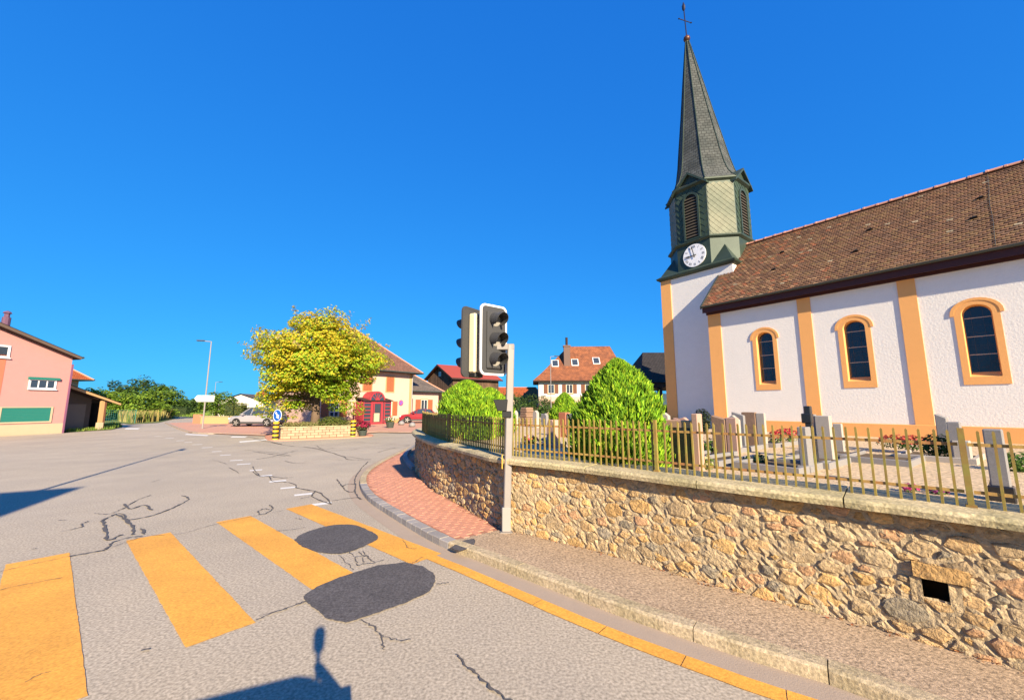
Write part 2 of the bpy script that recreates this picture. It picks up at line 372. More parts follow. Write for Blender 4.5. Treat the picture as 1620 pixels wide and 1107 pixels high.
# red pavers in running bond
pav_dir = Vector((-.62, .785, 0)).normalized(); pav_n = Vector((pav_dir.y, -pav_dir.x, 0))
redpoly = [kerbP(sK + (kerbP.near((-4.6, 17)) - sK) * i / 50, -.15) for i in range(51)] + [wallP(sB + (wallP.near((-3.1, 15)) - sB) * i / 50, .03) for i in range(50, -1, -1)]
def inside(p, poly):
    c = False; j = len(poly) - 1
    for i in range(len(poly)):
        a, b = poly[i], poly[j]
        if (a[1] > p[1]) != (b[1] > p[1]) and p[0] < (b[0]-a[0])*(p[1]-a[1])/(b[1]-a[1]) + a[0]: c = not c
        j = i
    return c
pv = []
org = Vector((-.9, 5.9, 0))
for r in range(-45, 60):
    for k in range(-20, 75):
        c = org + pav_n * (r * .105) + pav_dir * ((k + .5 * (r % 2)) * .21)
        hw = [c + pav_n * sx * .045 + pav_dir * sy * .09 for sx in (-1, 1) for sy in (-1, 1)]
        if all(inside(q, redpoly) for q in hw): pv.append(c)
pv.sort(key=lambda c: c.length)
pav_ang = atan2(pav_dir.y, pav_dir.x)
pm = B().box(-.1025, .1025, -.05, .05, -.02, 0)
proto = None; rest = B()
for i, c in enumerate(pv):
    dz = rnd(-.0025, .0025)
    if i < 300:
        if proto is None:
            proto = pm.build('paver', M['paver'], pav_red, bevel=.006); o = proto
        else: o = share(proto, 'paver', pav_red)
        o.location = (c.x, c.y, PZ + dz); o.rotation_euler = (rnd(-.012, .012), rnd(-.012, .012), pav_ang)
    else:
        rest.obox((c.x, c.y, PZ - .01 + dz), pav_dir, pav_n, (0, 0, 1), .1, .0485, .01)
rest.build('paver_field', M['paver'], pav_red, kind='stuff')
# kerb stones (long concrete ones) and granite setts by the crossing
kerb = thing('kerb', 'pale concrete and granite kerb edging the corner pavement', 'kerb', (0, 0, 0))
def kstone(mb, t0, t1, w, z, n=4, zb=-.05, ch=.02):
    rings = []
    for i in range(n + 1):
        t = t0 + (t1 - t0) * i / n
        f0 = kerbP(t, 0); f1 = kerbP(t, -w)
        rings.append([(f0.x, f0.y, zb), (f0.x, f0.y, z - ch), tuple(kerbP(t, -ch, z)), tuple(kerbP(t, -w + .005, z)), (f1.x, f1.y, z - .01), (f1.x, f1.y, zb)])
    mb.loft(rings); return mb
tS0 = kerbP.near((-.9, 5.85)); tS1 = kerbP.near((-3.7, 10.0))
t = 0.0
while t < tS0 - .05:
    e = min(tS0 - .008, t + rnd(.9, 1.1)); kstone(B(), t, e - .008, .15, PZ + .012).build('kerb_stone', M['kerb'], kerb); t = e
t = tS0
while t < tS1:
    e = t + rnd(.17, .22); kstone(B(), t, e - .014, .16, PZ + rnd(.002, .010), 1, ch=.012).build('granite_sett', M['sett'], kerb); t = e
while t < kerbP.len - 1:
    e = t + rnd(.95, 1.05); kstone(B(), t, e - .01, .16, PZ + .010).build('kerb_stone', M['kerb'], kerb); t = e
# second, inner kerb piece by the wall's turn
inner = thing('inner_kerb', 'short curved grey kerb lying against the foot of the wall corner', 'kerb', g(640, 722, PZ))
ic = Path(catmull([tuple(g(x, y, PZ))[:2] for x, y in ((651, 743), (640, 731), (638, 722), (645, 713), (656, 706))]))
c0 = inner.location
for i in range(5):
    mb = B(); rings = []
    for k in range(4):
        q = ic.len * (i + k / 3.0 * .97) / 5
        a, b = ic(q, 0) - Vector((c0.x, c0.y, 0)), ic(q, -.14) - Vector((c0.x, c0.y, 0))
        rings.append([(a.x, a.y, -.02), (a.x, a.y, .09), (b.x, b.y, .10), (b.x, b.y, -.02)])
    mb.loft(rings).build('kerb_stone', M['sett'], inner)
# gutter strip
mb = B(); n = 90; vs = []
for i in range(n + 1):
    t = kerbP.len * .86 * i / n; vs += [tuple(kerbP(t, .0, .004)), tuple(kerbP(t, .27, .004))]
mb.add(vs, [(2*i, 2*i+1, 2*i+3, 2*i+2) for i in range(n)])
struct(mb.build('gutter', M['gutter']))
# yellow line
mb = B(); y0, y1 = kerbP.near((2.1, 3.2)) - 6, kerbP.near((-.95, 5.92))
t = y0
while t < y1:
    e = min(y1, t + rnd(.25, .75)); vs = []
    for k in range(4):
        q = t + (e - .006 - t) * k / 3; vs += [tuple(kerbP(q, .24 + rnd(-.003, .003), .008)), tuple(kerbP(q, .40 + rnd(-.003, .003), .008))]
    mb.add(vs, [(2*i, 2*i+1, 2*i+3, 2*i+2) for i in range(3)]); t = e
mb.build('yellow_edge_line', M['yellow'], road)
# zebra crossing
zd = Vector((-.755, .656, 0)).normalized(); zw = Vector((zd.y, -zd.x, 0))
def wob(a, b, n, amp):
    return [a.lerp(b, i / n) + Vector((rnd(-amp, amp), rnd(-amp, amp), 0)) for i in range(n)]
for far, wdt, ln in (((-5.73, 6.23), .51, 4.0), ((-5.08, 7.17), .51, 3.85), ((-4.38, 8.05), .48, 4.12), ((-6.39, 5.34), .54, 4.1), ((-7.12, 4.45), .5, 4.0), ((-7.85, 3.55), .5, 4.0), ((-8.6, 2.65), .5, 4.0)):
    a = Vector((far[0], far[1], 0)); b = a + zw * wdt; c = b - zd * ln; d = a - zd * ln
    sheet('crosswalk_stripe', wob(a, b, 9, .004) + wob(b, c, 60, .004) + wob(c, d, 9, .004) + wob(d, a, 60, .004), .006, M['yellow'], road)
# white dashes of the guide line
for x, y in ((250, 690), (268, 693), (285, 697), (298, 699.5), (312.4, 703), (327.8, 707.8), (343, 714), (356.7, 719.7), (374, 728), (385.6, 734), (405, 743.6), (420, 752.5), (439.6, 761), (457, 771.4), (480, 782), (509, 797)):
    p = g(x, y); d = Vector((.86, .51, 0)); e = Vector((-.51, .86, 0))
    a_, b_ = rnd(.16, .20), rnd(.09, .12)
    sheet('road_dash', [p + d*a_ + e*b_, p - d*a_ + e*b_, p - d*a_ - e*b_, p + d*a_ - e*b_], .005, M['whitepaint'], road)
for px in ([(378, 698), (425, 694), (425, 696), (380, 700)], [(368, 690), (392, 690), (388, 692), (364, 692)], [(200, 677), (222, 677), (218, 679), (196, 679)], [(295, 686), (330, 688), (328, 689.5), (292, 687.5)]):
    sheet('road_dash', [g(*q) for q in px], .005, M['whitepaint'], road)
# dark repair patches in the road, and a dark patch on the pavement
def blob(px, z, name, par, m, zz=0.0, soft=True):
    P = [g(*q, zz) for q in px]; P = catmull(P + [P[0]], 10)[:-1] if soft else [a.lerp(b, k / 6) for a, b in zip(P, P[1:] + P[:1]) for k in range(6)]
    P = [p + Vector((rnd(-.008, .008), rnd(-.008, .008), 0)) for p in P]
    sheet(name, P, z, m, par)
blob([(465, 855), (480, 844), (520, 832), (560, 831), (590, 843), (597, 853), (570, 867), (540, 876), (505, 874), (480, 866)], .010, 'dark_patch', road, M['patch'])
blob([(479, 944), (500, 929), (545, 911), (598, 895), (640, 890), (668, 896), (686, 907), (689, 919), (681, 936), (640, 955), (592, 972), (547, 986), (514, 979), (502, 966), (487, 956)], .010, 'dark_patch', road, M['patch'], soft=False)
blob([(714, 866), (722, 860), (738, 854), (750, 853), (751, 860), (740, 868), (726, 871)], PZ + .006, 'dark_patch', pav_grey, M['patch'], PZ)  # flat dark patch on the pavement beside the kerb
# sealed cracks
ck = B()
def crack(px, w=.03, o=(0, 0), s=1.0):
    P = [g(o[0] + x / s, o[1] + y / s) for x, y in px]; P = catmull(P, 7)
    P = [p + Vector((rnd(-.014, .014), rnd(-.014, .014), 0)) for p in P]
    ck.ribbon(P, [w * .62 * rnd(.3, 1.45) for _ in P], .0125 + rnd(0, .0012))
o7, s7 = (0, 680), 2.593
for P, w in (([(385, 343), (450, 345), (510, 320), (570, 285), (620, 268)], .03), ([(510, 305), (530, 325), (590, 310), (622, 330)], .06), ([(420, 375), (432, 410), (445, 452), (500, 430)], .07), ([(480, 348), (510, 365), (545, 400), (548, 430)], .07),
             ([(420, 372), (480, 345), (510, 352), (530, 370), (630, 350), (700, 325), (760, 295), (772, 280), (745, 270)], .05), ([(245, 420), (330, 400), (340, 385), (365, 375)], .035), ([(285, 520), (400, 500), (435, 490), (460, 465), (520, 445), (585, 437)], .05),
             ([(0, 584), (120, 556), (285, 520), (430, 492), (590, 440), (740, 427), (870, 392), (1030, 357), (1160, 332)], .014), ([(0, 660), (60, 645), (250, 610)], .012), ([(1055, 782), (1130, 750), (1200, 725), (1252, 704)], .022),
             ([(620, 215), (665, 202)], .03), ([(580, 405), (590, 430)], .06), ([(850, 102), (1000, 88), (1200, 72)], .03), ([(940, 155), (980, 178)], .03), ([(870, 122), (930, 140)], .02), ([(240, 372), (268, 371)], .03), ([(128, 491), (150, 488)], .02), ([(580, 910), (608, 906)], .03),
             ([(1000, 82), (1110, 92), (1190, 106)], .03), ([(1050, 120), (1130, 112), (1220, 98)], .03), ([(90, 1045), (160, 1010), (225, 990)], .008)):
    crack(P, w, o7, s7)
o8, s8 = (400, 680), 3.9525
for P, w in (([(0, 55), (200, 95), (350, 110), (430, 125), (560, 165), (600, 185), (740, 185)], .07), ([(-150, 30), (0, 48), (180, 90)], .05), ([(0, 135), (100, 150), (240, 165)], .06), ([(20, 185), (110, 170), (190, 150), (280, 128)], .05), ([(200, 195), (260, 208), (320, 205)], .05), ([(320, 200), (430, 185), (560, 190)], .02),
             ([(360, 95), (500, 90), (640, 78), (780, 85), (980, 95)], .05), ([(480, 130), (600, 126), (720, 108), (980, 92)], .04), ([(560, 165), (690, 180)], .05), ([(780, 140), (900, 110), (1010, 92)], .04), ([(400, 100), (440, 120), (520, 112)], .05),
             ([(0, 262), (45, 290), (100, 290), (180, 300), (250, 297)], .05), ([(100, 290), (130, 325), (190, 325), (260, 340), (280, 365), (390, 385), (440, 410), (490, 465)], .05), ([(390, 385), (370, 415), (440, 450), (490, 465)], .05), ([(300, 430), (370, 415)], .03), ([(0, 230), (10, 250), (45, 290)], .05),
             ([(490, 445), (640, 425), (680, 435)], .03), ([(525, 310), (540, 330), (560, 355), (590, 385), (635, 385), (640, 345), (590, 340), (560, 355)], .05), ([(672, 436), (645, 400), (640, 350), (640, 300), (680, 240), (720, 200)], .05), ([(100, 470), (125, 490), (90, 520), (45, 530), (35, 510), (70, 495), (100, 500)], .035),
             ([(145, 635), (250, 625), (330, 610)], .02), ([(260, 555), (310, 560)], .02), ([(600, 765), (640, 800), (655, 850)], .02), ([(690, 760), (720, 800), (765, 830), (820, 815)], .02), ([(640, 800), (700, 790), (730, 810)], .02), ([(655, 850), (700, 840), (770, 835)], .02), ([(660, 765), (690, 795), (690, 840)], .016), ([(540, 785), (580, 830), (630, 880)], .014),
             ([(1060, 800), (990, 840)], .02), ([(1150, 970), (1220, 960)], .02), ([(940, 690), (975, 740), (1020, 745)], .014), ([(270, 1100), (340, 1072)], .03)):
    crack(P, w, o8, s8)
for P, w in (([(568, 982), (590, 992), (603, 1008), (607, 1030)], .022), ([(603, 1008), (625, 1013), (648, 1014)], .022), ([(722, 1038), (745, 1060), (772, 1085), (800, 1107), (850, 1140)], .035), ([(408, 977), (440, 968), (478, 955)], .014)):
    crack(P, w)
ck.build('tar_seam', M['tar'], road)
# churchyard ground (raised), plaza by the inn, lanes
ZC = 1.05
yard_poly = [wallP(wallP.len * i / 70, -.25) for i in range(71)] + [(30, 40, 0), (45, 10, 0), (25, -8, 0)]
struct(sheet('churchyard', yard_poly, ZC, M['gravel']))
mb = B(); P = [(p[0], p[1]) for p in yard_poly]
mb.prism(P, -.04, ZC - .01, cap=False); struct(mb.build('churchyard_bank', M['soil']))
plaza = struct(sheet('plaza', [g(*q, .05) for q in ((262, 669), (300, 683.5), (360, 686.5), (418, 688.5), (440, 683), (480, 684), (556, 686), (600, 683.5), (662, 684.5), (700, 676))] + [(-6, 52, 0), (-12, 47, 0), (-24, 42, 0), (-32, 44, 0), (-36, 47, 0)], .05, mat('plaza_brick', (.52, .265, .175), .9, .1, 3, .2, 40, big=.1, bigscale=.3, speck=.08, sscale=20, col2=(.48, .275, .19))))
pk = [g(*q, .0) for q in ((262, 669), (300, 683.5), (360, 686.5), (418, 688.5))]
pk2 = [g(*q, .0) for q in ((556, 686), (600, 683.5), (662, 684.5), (700, 676))]
pkerb = thing('plaza_kerb', 'pale low kerb between the asphalt and the red plaza by the inn', 'kerb')
for line in (pk, pk2):
    pp = Path(catmull(line, 6)); t = 0
    while t < pp.len - .3:
        e = min(pp.len, t + 1.0); a, b = pp(t), pp(e - .02); d = (b - a).normalized(); nn = Vector((-d.y, d.x, 0))
        B().obox((a + b) / 2 + Vector((0, 0, .035)), d, nn, (0, 0, 1), (b - a).length / 2, .09, .04).build('kerb_stone', M['gutter'], pkerb); t = e
# grass verges with tall dry grass at the left
struct(sheet('verge', [g(*q, .02) for q in ((176, 667), (205, 671), (250, 668.5), (277, 662), (277, 652), (180, 650))], .03, M['grass']))
struct(sheet('lawn', [g(*q, .02) for q in ((282, 659), (330, 661), (345, 657), (345, 650.5), (285, 651))], .03, M['grass']))
struct(sheet('verge', [g(*q, .02) for q in ((104, 684), (140, 681.5), (176, 679.5), (194, 675), (186, 671), (150, 673), (105, 676))], .03, M['grass']))
# far hills
def ridge(name, Y, pts, depth, m):
    mb = B(); vs = []
    for x, z in pts: vs += [(x, Y, -1), (x * 1.02, Y + depth * .4, z), (x * 1.05, Y + depth, -1)]
    n = len(pts); mb.add(vs, [(3*i + k, 3*i + 3 + k, 3*i + 4 + k, 3*i + 1 + k) for i in range(n - 1) for k in (0, 1)])
    return struct(mb.build(name, m, smooth=True))
random.seed(3)
ridge('hills', 3600, [(-6500 + i * 220, 70 + 55 * sin(i * .37) + 30 * sin(i * .91 + 1) + rnd(-10, 10)) for i in range(55)], 1500, M['hill'])

# ------------------------------------------------------------------ rubble retaining wall with coping and railing
random.seed(21)
wall = thing('stone_wall', 'beige rubble stone retaining wall with concrete coping round the churchyard corner', 'wall')
WT = 1.09
ws0, ws1 = wallP.near((6.2, .5)), wallP.near((-3.15, 15.5))
hole_c = wallP.near((3.42, 3.46)); hole = (hole_c - .055, hole_c + .055, .44, .60)
# mortar face (a rough sheet with the drain hole left open) and the wall's body behind it
mb = B(); ns = int((wallP.len) / .036); nz = 30; lump = [rnd(-.006, .006) for _ in range(997)]
for i in range(ns + 1):
    for j in range(nz + 1):
        t = wallP.len * i / ns; z = -.03 + (WT + .03) * j / nz
        mb.v.append(tuple(wallP(t, .006 + .010 * sin(t * 31 + 5 * sin(z * 17)) * sin(z * 37 + 4 * sin(t * 13)) + rnd(-.008, .010) + .03 * (1 - z), z)))
for i in range(ns):
    for j in range(nz):
        t = wallP.len * (i + .5) / ns; z = -.03 + (WT + .03) * (j + .5) / nz
        if hole[0] - .03 < t < hole[1] + .03 and hole[2] < z < hole[3]: continue
        a = i * (nz + 1) + j; mb.f.append((a, a + nz + 1, a + nz + 2, a + 1))
mb.build('mortar', M['mortar'], wall)
mb = B(); vs = []
n = 120
for i in range(n + 1):
    t = wallP.len * i / n
    vs += [tuple(wallP(t, -.28, -.03)), tuple(wallP(t, -.28, WT)), tuple(wallP(t, -.42, WT)), tuple(wallP(t, -.42, -.03))]
mb.add(vs, [(4*i+k, 4*i+4+k, 4*i+4+(k+1) % 4, 4*i+(k+1) % 4) for i in range(n) for k in range(4)])
mb.build('wall_core', M['dark'], wall)
# stones: sizes by dart throwing, outlines by a power diagram
AS = .62
seeds = []
def tryseed(x, z, r):
    for (a, b, q) in seeds:
        if (a - x) ** 2 + (b - z) ** 2 < ((r + q) * .86) ** 2: return False
    seeds.append((x, z, r)); return True
hx = hole_c * AS
seeds.append((hx, (hole[2] + hole[3]) / 2, .075))
for rr, tries in ((.105, 45), (.082, 200), (.062, 1300), (.046, 4000), (.034, 6000)):
    for _ in range(tries): tryseed(rnd(ws0 * AS, ws1 * AS), rnd(.07, WT - .05), rr * rnd(.88, 1.08))
def clip(poly, nx, nz_, c):
    out = []
    for i in range(len(poly)):
        a, b = poly[i], poly[(i + 1) % len(poly)]
        da, db = a[0]*nx + a[1]*nz_ - c, b[0]*nx + b[1]*nz_ - c
        if da <= 0: out.append(a)
        if (da < 0 < db) or (db < 0 < da):
            t = da / (da - db); out.append((a[0] + (b[0]-a[0])*t, a[1] + (b[1]-a[1])*t))
    return out
stones = []
for i, (x, z, r) in enumerate(seeds):
    if i == 0: continue
    poly = [(x - .3, .035), (x + .3, .035), (x + .3, WT - .012), (x - .3, WT - .012)]
    k = 14; poly = [p for p in poly]
    rr = r * 1.25
    circ = [(x + rr * 1.06 * cos(2*pi*q/11 + i), z + rr * 1.06 * sin(2*pi*q/11 + i)) for q in range(11)]
    poly = [(a, min(max(b, .03), WT - .012)) for a, b in circ]
    for j, (a, b, q) in enumerate(seeds):
        if j == i or abs(a - x) > .45 or abs(b - z) > .45: continue
        nx, nz_ = a - x, b - z; c = ((a*a + b*b - q*q) - (x*x + z*z - r*r)) / 2; L = sqrt(nx*nx + nz_*nz_)
        poly = clip(poly, nx / L, nz_ / L, c / L - .0055)
        if len(poly) < 3: break
    if len(poly) < 3: continue
    # drop tiny edges
    q = []
    for p in poly:
        if not q or abs(p[0]-q[-1][0]) + abs(p[1]-q[-1][1]) > .012: q.append(p)
    if len(q) < 4: continue
    area = abs(sum(q[k][0]*q[(k+1) % len(q)][1] - q[(k+1) % len(q)][0]*q[k][1] for k in range(len(q)))) / 2
    if area < .0009: continue
    cx, cz = sum(p[0] for p in q) / len(q), sum(p[1] for p in q) / len(q)
    if random.random() < .07 and area < .006: continue
    sh = rnd(.84, 1.0); q = [(cx + (p[0] - cx) * sh * rnd(.90, 1.06), cz + (p[1] - cz) * sh * rnd(.90, 1.06)) for p in q]; area *= sh * sh
    stones.append((area / AS, [(p[0] / AS, p[1]) for p in q], cx / AS, cz))
# the 300 stones that show largest are parts of their own
def show(st):
    p = wallP(st[2]); return -st[0] / max(1.0, p.length) ** 2 * (1 if p.y > .75 * p.x - .3 else .01)
stones.sort(key=show)
def stone_into(mb, st):
    area, q, cx, cz = st; n = len(q); h = rnd(.010, .027) * (1.45 if cx > sB else 1.0); tl, tz = rnd(-.25, .25), rnd(-.2, .3)
    b = lambda z: .03 * (1 - z)
    o = len(mb.v); sz = sqrt(area)
    rings = [(1.0, -.03), (.96, h * .45), (.84, h * .85), (.5, h * 1.05)]
    for f, off in rings:
        for k, (x, z) in enumerate(q):
            jx, jz = (x - cx) * f, (z - cz) * f
            jit = rnd(-.05, .05) * sz if f < .99 else rnd(-.02, .02) * sz
            oo = off + (jx * tl + jz * tz) * .16 + (rnd(-.005, .006) if f < .9 else 0)
            mb.v.append(tuple(wallP(cx + jx + jit * .4, max(-.03, oo) + b(cz), cz + jz + jit * .3)))
    mb.v.append(tuple(wallP(cx, h * 1.05 + rnd(-.005, .005) + b(cz), cz)))
    for r in range(3):
        for k in range(n):
            k2 = (k + 1) % n; mb.f.append((o+r*n+k, o+r*n+k2, o+(r+1)*n+k2, o+(r+1)*n+k))
    for k in range(n): mb.f.append((o+3*n+k, o+3*n+(k+1) % n, o+4*n))
restst = [B() for _ in M['stonebeige']]
wts = [30, 24, 20, 5, 10, 14]
for i, st in enumerate(stones):
    mi = random.choices(range(6), wts)[0]
    if i < 300:
        mb = B(); stone_into(mb, st); mb.build('stone', M['stonebeige'][mi], wall)
    else: stone_into(restst[mi], st)
for i, mb in enumerate(restst):
    if mb.v: mb.build('small_stones', M['stonebeige'][i], wall, kind='stuff')
# drain hole: lintel stone and dark recess
mb = B()
def wbox(mb, s0, s1, o0, o1, z0, z1, n=2, jit=0.0):
    rings = []
    for i in range(n + 1):
        t = s0 + (s1 - s0) * i / n; j = lambda: rnd(-jit, jit)
        rings.append([tuple(wallP(t, o0, z0)), tuple(wallP(t, o1 + j(), z0 + j())), tuple(wallP(t, o1 + j(), z1 + j())), tuple(wallP(t, o0, z1))])
    return mb.loft(rings)
wbox(B(), hole_c - .20, hole_c + .12, -.05, .055, .605, .715, 5, .007).build('lintel_stone', M['stonebeige'][1], wall)
wbox(B(), hole[0] - .06, hole[1] + .06, -.27, -.255, hole[2] - .05, hole[3] + .05).build('drain_back', M['dark'], wall)
for a, b in ((hole[0] - .09, hole[0] - .02), (hole[1] + .02, hole[1] + .09)):
    wbox(B(), a, b, -.25, .035, hole[2] - .04, hole[3] + .0, 2, .008).build('jamb_stone', M['stonebeige'][5], wall)
# coping
t = 0.0
while t < wallP.len - .2:
    e = min(wallP.len, t + rnd(1.1, 1.5)); rings = []; nseg = 8; dz = rnd(-.004, .004)
    for i in range(nseg + 1):
        q = t + (e - .012 - t) * i / nseg; j = rnd(-.006, .006)
        rings.append([tuple(wallP(q, -.58, WT + .004)), tuple(wallP(q, .145 + j, WT + .004)), tuple(wallP(q, .155 + j, WT + .055 + dz)), tuple(wallP(q, .135 + j, WT + .088 + dz)), tuple(wallP(q, -.56, WT + .09 + dz)), tuple(wallP(q, -.58, WT + .06))])
    B().loft(rings).build('coping_stone', M['coping'], wall); t = e
# railing
fence = thing('railing', 'ochre green iron railing with slim pickets on the stone wall', 'railing')
FO = -.17; FZ = WT + .086
fs0, fs1 = wallP.near((6.6, 0)), wallP.near((-2.9, 12.7))
posts = []
tp = wallP.near((3.74, 3.42)); k = -2
while tp + k * 2.6 < fs1 + .2:
    if tp + k * 2.6 > fs0: posts.append(tp + k * 2.6)
    k += 1
posts = sorted(posts + [fs1])
pk_ = B().add([(-.0085,-.004,0),(.0085,-.004,0),(.0085,.004,0),(-.0085,.004,0),(-.0085,-.004,.61),(.0085,-.004,.61),(.0085,.004,.61),(-.0085,.004,.61),(0,-.004,.622),(0,.004,.622)],
              [(0,1,5,4),(2,3,7,6),(1,2,6,5),(3,0,4,7),(4,5,8),(6,7,9),(5,6,9,8),(7,4,8,9)])
pk_.add([(.007,.004,0),(.0085,.004,0),(.010,.016,0),(.007,.016,0),(.007,.004,.605),(.0085,.004,.605),(.010,.016,.605),(.007,.016,.605)], [(0,1,5,4),(2,3,7,6),(1,2,6,5),(3,0,4,7),(4,5,6,7)])
po_ = B().box(-.019, .019, -.019, .019, 0, .635).box(-.032, .032, -.032, .032, 0, .02)
pproto = qproto = None
t = fs0; nextp = 0
def heading(t):
    a, b = wallP(t - .05), wallP(t + .05); d = b - a; return atan2(-d.y, -d.x)
while t < fs1:
    if all(abs(t - q) > .045 for q in posts):
        if pproto is None: pproto = pk_.build('picket', M['fence'], fence); o = pproto
        else: o = share(pproto, 'picket', fence)
        o.location = wallP(t, FO, FZ - .004 + rnd(-.004, .003)); o.rotation_euler = (rnd(-.012, .012), rnd(-.012, .012), heading(t) + rnd(-.05, .05))
    t += .083
for q in posts:
    if qproto is None: qproto = po_.build('post', M['fence'], fence); o = qproto
    else: o = share(qproto, 'post', fence)
    o.location = wallP(q, FO, FZ - .003); o.rotation_euler = (0, 0, heading(q))
for a, b in zip(posts, posts[1:]):
    for zr in (.105, .485):
        rings = []
        for i in range(9):
            q = a + .026 + (b - a - .052) * i / 8
            rings.append([tuple(wallP(q, FO - .004, FZ + zr)), tuple(wallP(q, FO - .014, FZ + zr)), tuple(wallP(q, FO - .014, FZ + zr + .026)), tuple(wallP(q, FO - .004, FZ + zr + .026))])
        B().loft(rings).build('rail', M['railrust'], fence)

# ------------------------------------------------------------------ church (local x along the nave to the right, y into the building)
CH_ROT = atan2(-.801, .599)
church = thing('church', 'white village church with peach pilasters, brown tiled roof and slate spire', 'church', (11.711, 10.907, 0), CH_ROT)
X0, X1, ND = -6.2, 13.0, 6.0
WTOP = 5.78
wins = [-4.22, -1.68, .84, 3.36, 5.88, 8.40, 10.92]
HW, ZB, ZS, RISE = .27, 2.72, 4.37, .25
def arch(hw, zb, zs, rise, c=0.0, n=14):
    return [(c - hw, zb), (c + hw, zb)] + [(c + hw * cos(pi * k / n), zs + rise * sin(pi * k / n)) for k in range(n + 1)]
# front wall with arched openings
mb = B(); x = X0
def quad(x0, x1, z0, z1): mb.add([(x0, 0, z0), (x1, 0, z0), (x1, 0, z1), (x0, 0, z1)], [(0, 1, 2, 3)])
for c in wins:
    quad(x, c - HW, ZC - .1, WTOP); quad(c - HW, c + HW, ZC - .1, ZB)
    A = arch(HW, ZB, ZS, RISE, c)[2:]
    for a, b in zip(A, A[1:]): mb.add([(a[0], 0, a[1]), (b[0], 0, b[1]), (b[0], 0, WTOP), (a[0], 0, WTOP)], [(0, 1, 2, 3)])
    x = c + HW
quad(x, X1, ZC - .1, WTOP)
mb.add([(X0, 0, ZC-.1), (X0, ND, ZC-.1), (X0, ND, WTOP), (X0, 0, WTOP), (X0, ND/2, 9.2)], [(0, 1, 2, 4, 3)])
mb.add([(X1, 0, ZC-.1), (X1, ND, ZC-.1), (X1, ND, WTOP), (X1, 0, WTOP), (X1, ND/2, 9.2)], [(0, 1, 2, 4, 3)])
mb.add([(X0, ND, ZC-.1), (X1, ND, ZC-.1), (X1, ND, WTOP), (X0, ND, WTOP)], [(0, 1, 2, 3)])
nave = mb.build('nave_wall', M['stucco'], church)
for c in wins:
    w = thing('window', '', ''); del w['label'], w['category']; w.parent = church
    fo = arch(.40, 2.52, 4.40, .385, c); fi = arch(HW, ZB, ZS, RISE, c)
    B().ring(fo, fi, -.018, .02).build('surround', M['peach'], w)
    # hood over the arch with its little ears
    ho = [(c + .47 * cos(pi*k/14), 4.40 + .40 * sin(pi*k/14)) for k in range(15)]; hi = [(c + .395 * cos(pi*k/14), 4.40 + .33 * sin(pi*k/14)) for k in range(15)]
    m2 = B()
    for k in range(14):
        a, b, p, q = ho[k], ho[k+1], hi[k], hi[k+1]
        m2.add([(a[0],-.028,a[1]),(b[0],-.028,b[1]),(q[0],-.028,q[1]),(p[0],-.028,p[1]),(a[0],0,a[1]),(b[0],0,b[1]),(q[0],0,q[1]),(p[0],0,p[1])], [(0,3,2,1),(0,1,5,4),(2,3,7,6)])
    m2.add([(ho[0][0],-.028,4.36),(hi[0][0],-.028,4.36),(hi[0][0],-.028,4.40),(ho[0][0],-.028,4.40),(ho[0][0],0,4.36),(hi[0][0],0,4.36),(ho[0][0],0,4.40)], [(0,1,2,3),(0,4,5,1),(0,3,6,4)])
    m2.add([(ho[-1][0],-.028,4.36),(hi[-1][0],-.028,4.36),(hi[-1][0],-.028,4.40),(ho[-1][0],-.028,4.40),(ho[-1][0],0,4.36),(hi[-1][0],0,4.36),(ho[-1][0],0,4.40)], [(0,1,2,3),(0,4,5,1),(0,3,6,4)])
    m2.build('hood', M['peach'], w)
    m2 = B(); n_ = len(fi); gi = arch(HW - .03, ZB + .13, ZS, RISE - .02, c)
    m2.add([(p[0], .0, p[1]) for p in fi] + [(p[0], .2, p[1]) for p in gi], [(k, (k+1) % n_, (k+1) % n_ + n_, k + n_) for k in range(n_)])
    m2.build('reveal', M['peach'], w)
    gl = B(); gl.add([(p[0], .198, p[1]) for p in gi], [tuple(range(n_))]); gl.build('glass', M['glassdark'], w)
    for zz in (3.30, 3.78, 4.28): B().box(c - HW + .03, c + HW - .03, .185, .197, zz, zz + .02).build('window_bar', M['leadbar'], w)
    ld = B()
    for vx in (-.11, .1): ld.box(c + vx, c + vx + .004, .19, .197, ZB + .14, 4.5)
    for zz in (2.98, 3.12, 3.47, 3.62, 3.95, 4.1): ld.tube([(c - .22, .193, zz + rnd(-.05, .05)), (c, .193, zz + rnd(-.08, .08)), (c + .22, .193, zz + rnd(-.05, .05))], .0018, 4)
    ld.build('lead_tracery', M['lead'], w)
# pilasters and plinth
def pil(x0, x1, dp): B().box(x0, x1, -dp, .05, ZC - .1, 5.72).build('pilaster', M['peach'], church)
pil(-6.21, -5.72, .03)
for s in (2.73, .20, -2.33, -4.86, -7.39, -9.92): pil(-s - .38, -s, .03)
B().box(X0 + .02, X1, -.06, .02, ZC - .1, 1.44).build('plinth', M['peach'], church, bevel=.01)
# eaves
B().box(X0 - .08, X1 + .1, -.265, .06, 5.70, 5.74).build('soffit', M['maroon'], church)
B().box(X0 - .08, X1 + .1, -.29, -.267, 5.66, 5.88).build('fascia', M['maroon'], church)
B().box(X0 - .05, X1 + .1, -.06, -.002, 5.60, 5.698).build('eaves_board', M['maroon'], church)
mb = B(); pr = [(-.355 + .062 * cos(pi + pi * k / 6), 5.93 + .07 * sin(pi + pi * k / 6)) for k in range(7)] + [(-.60, 6.035), (-.72, 6.035)]
mb.yprism([(a, b) for a, b in pr[:7]], X0 - .1, X1 + .1); mb.build('gutter_pipe', M['gutterm'], church)
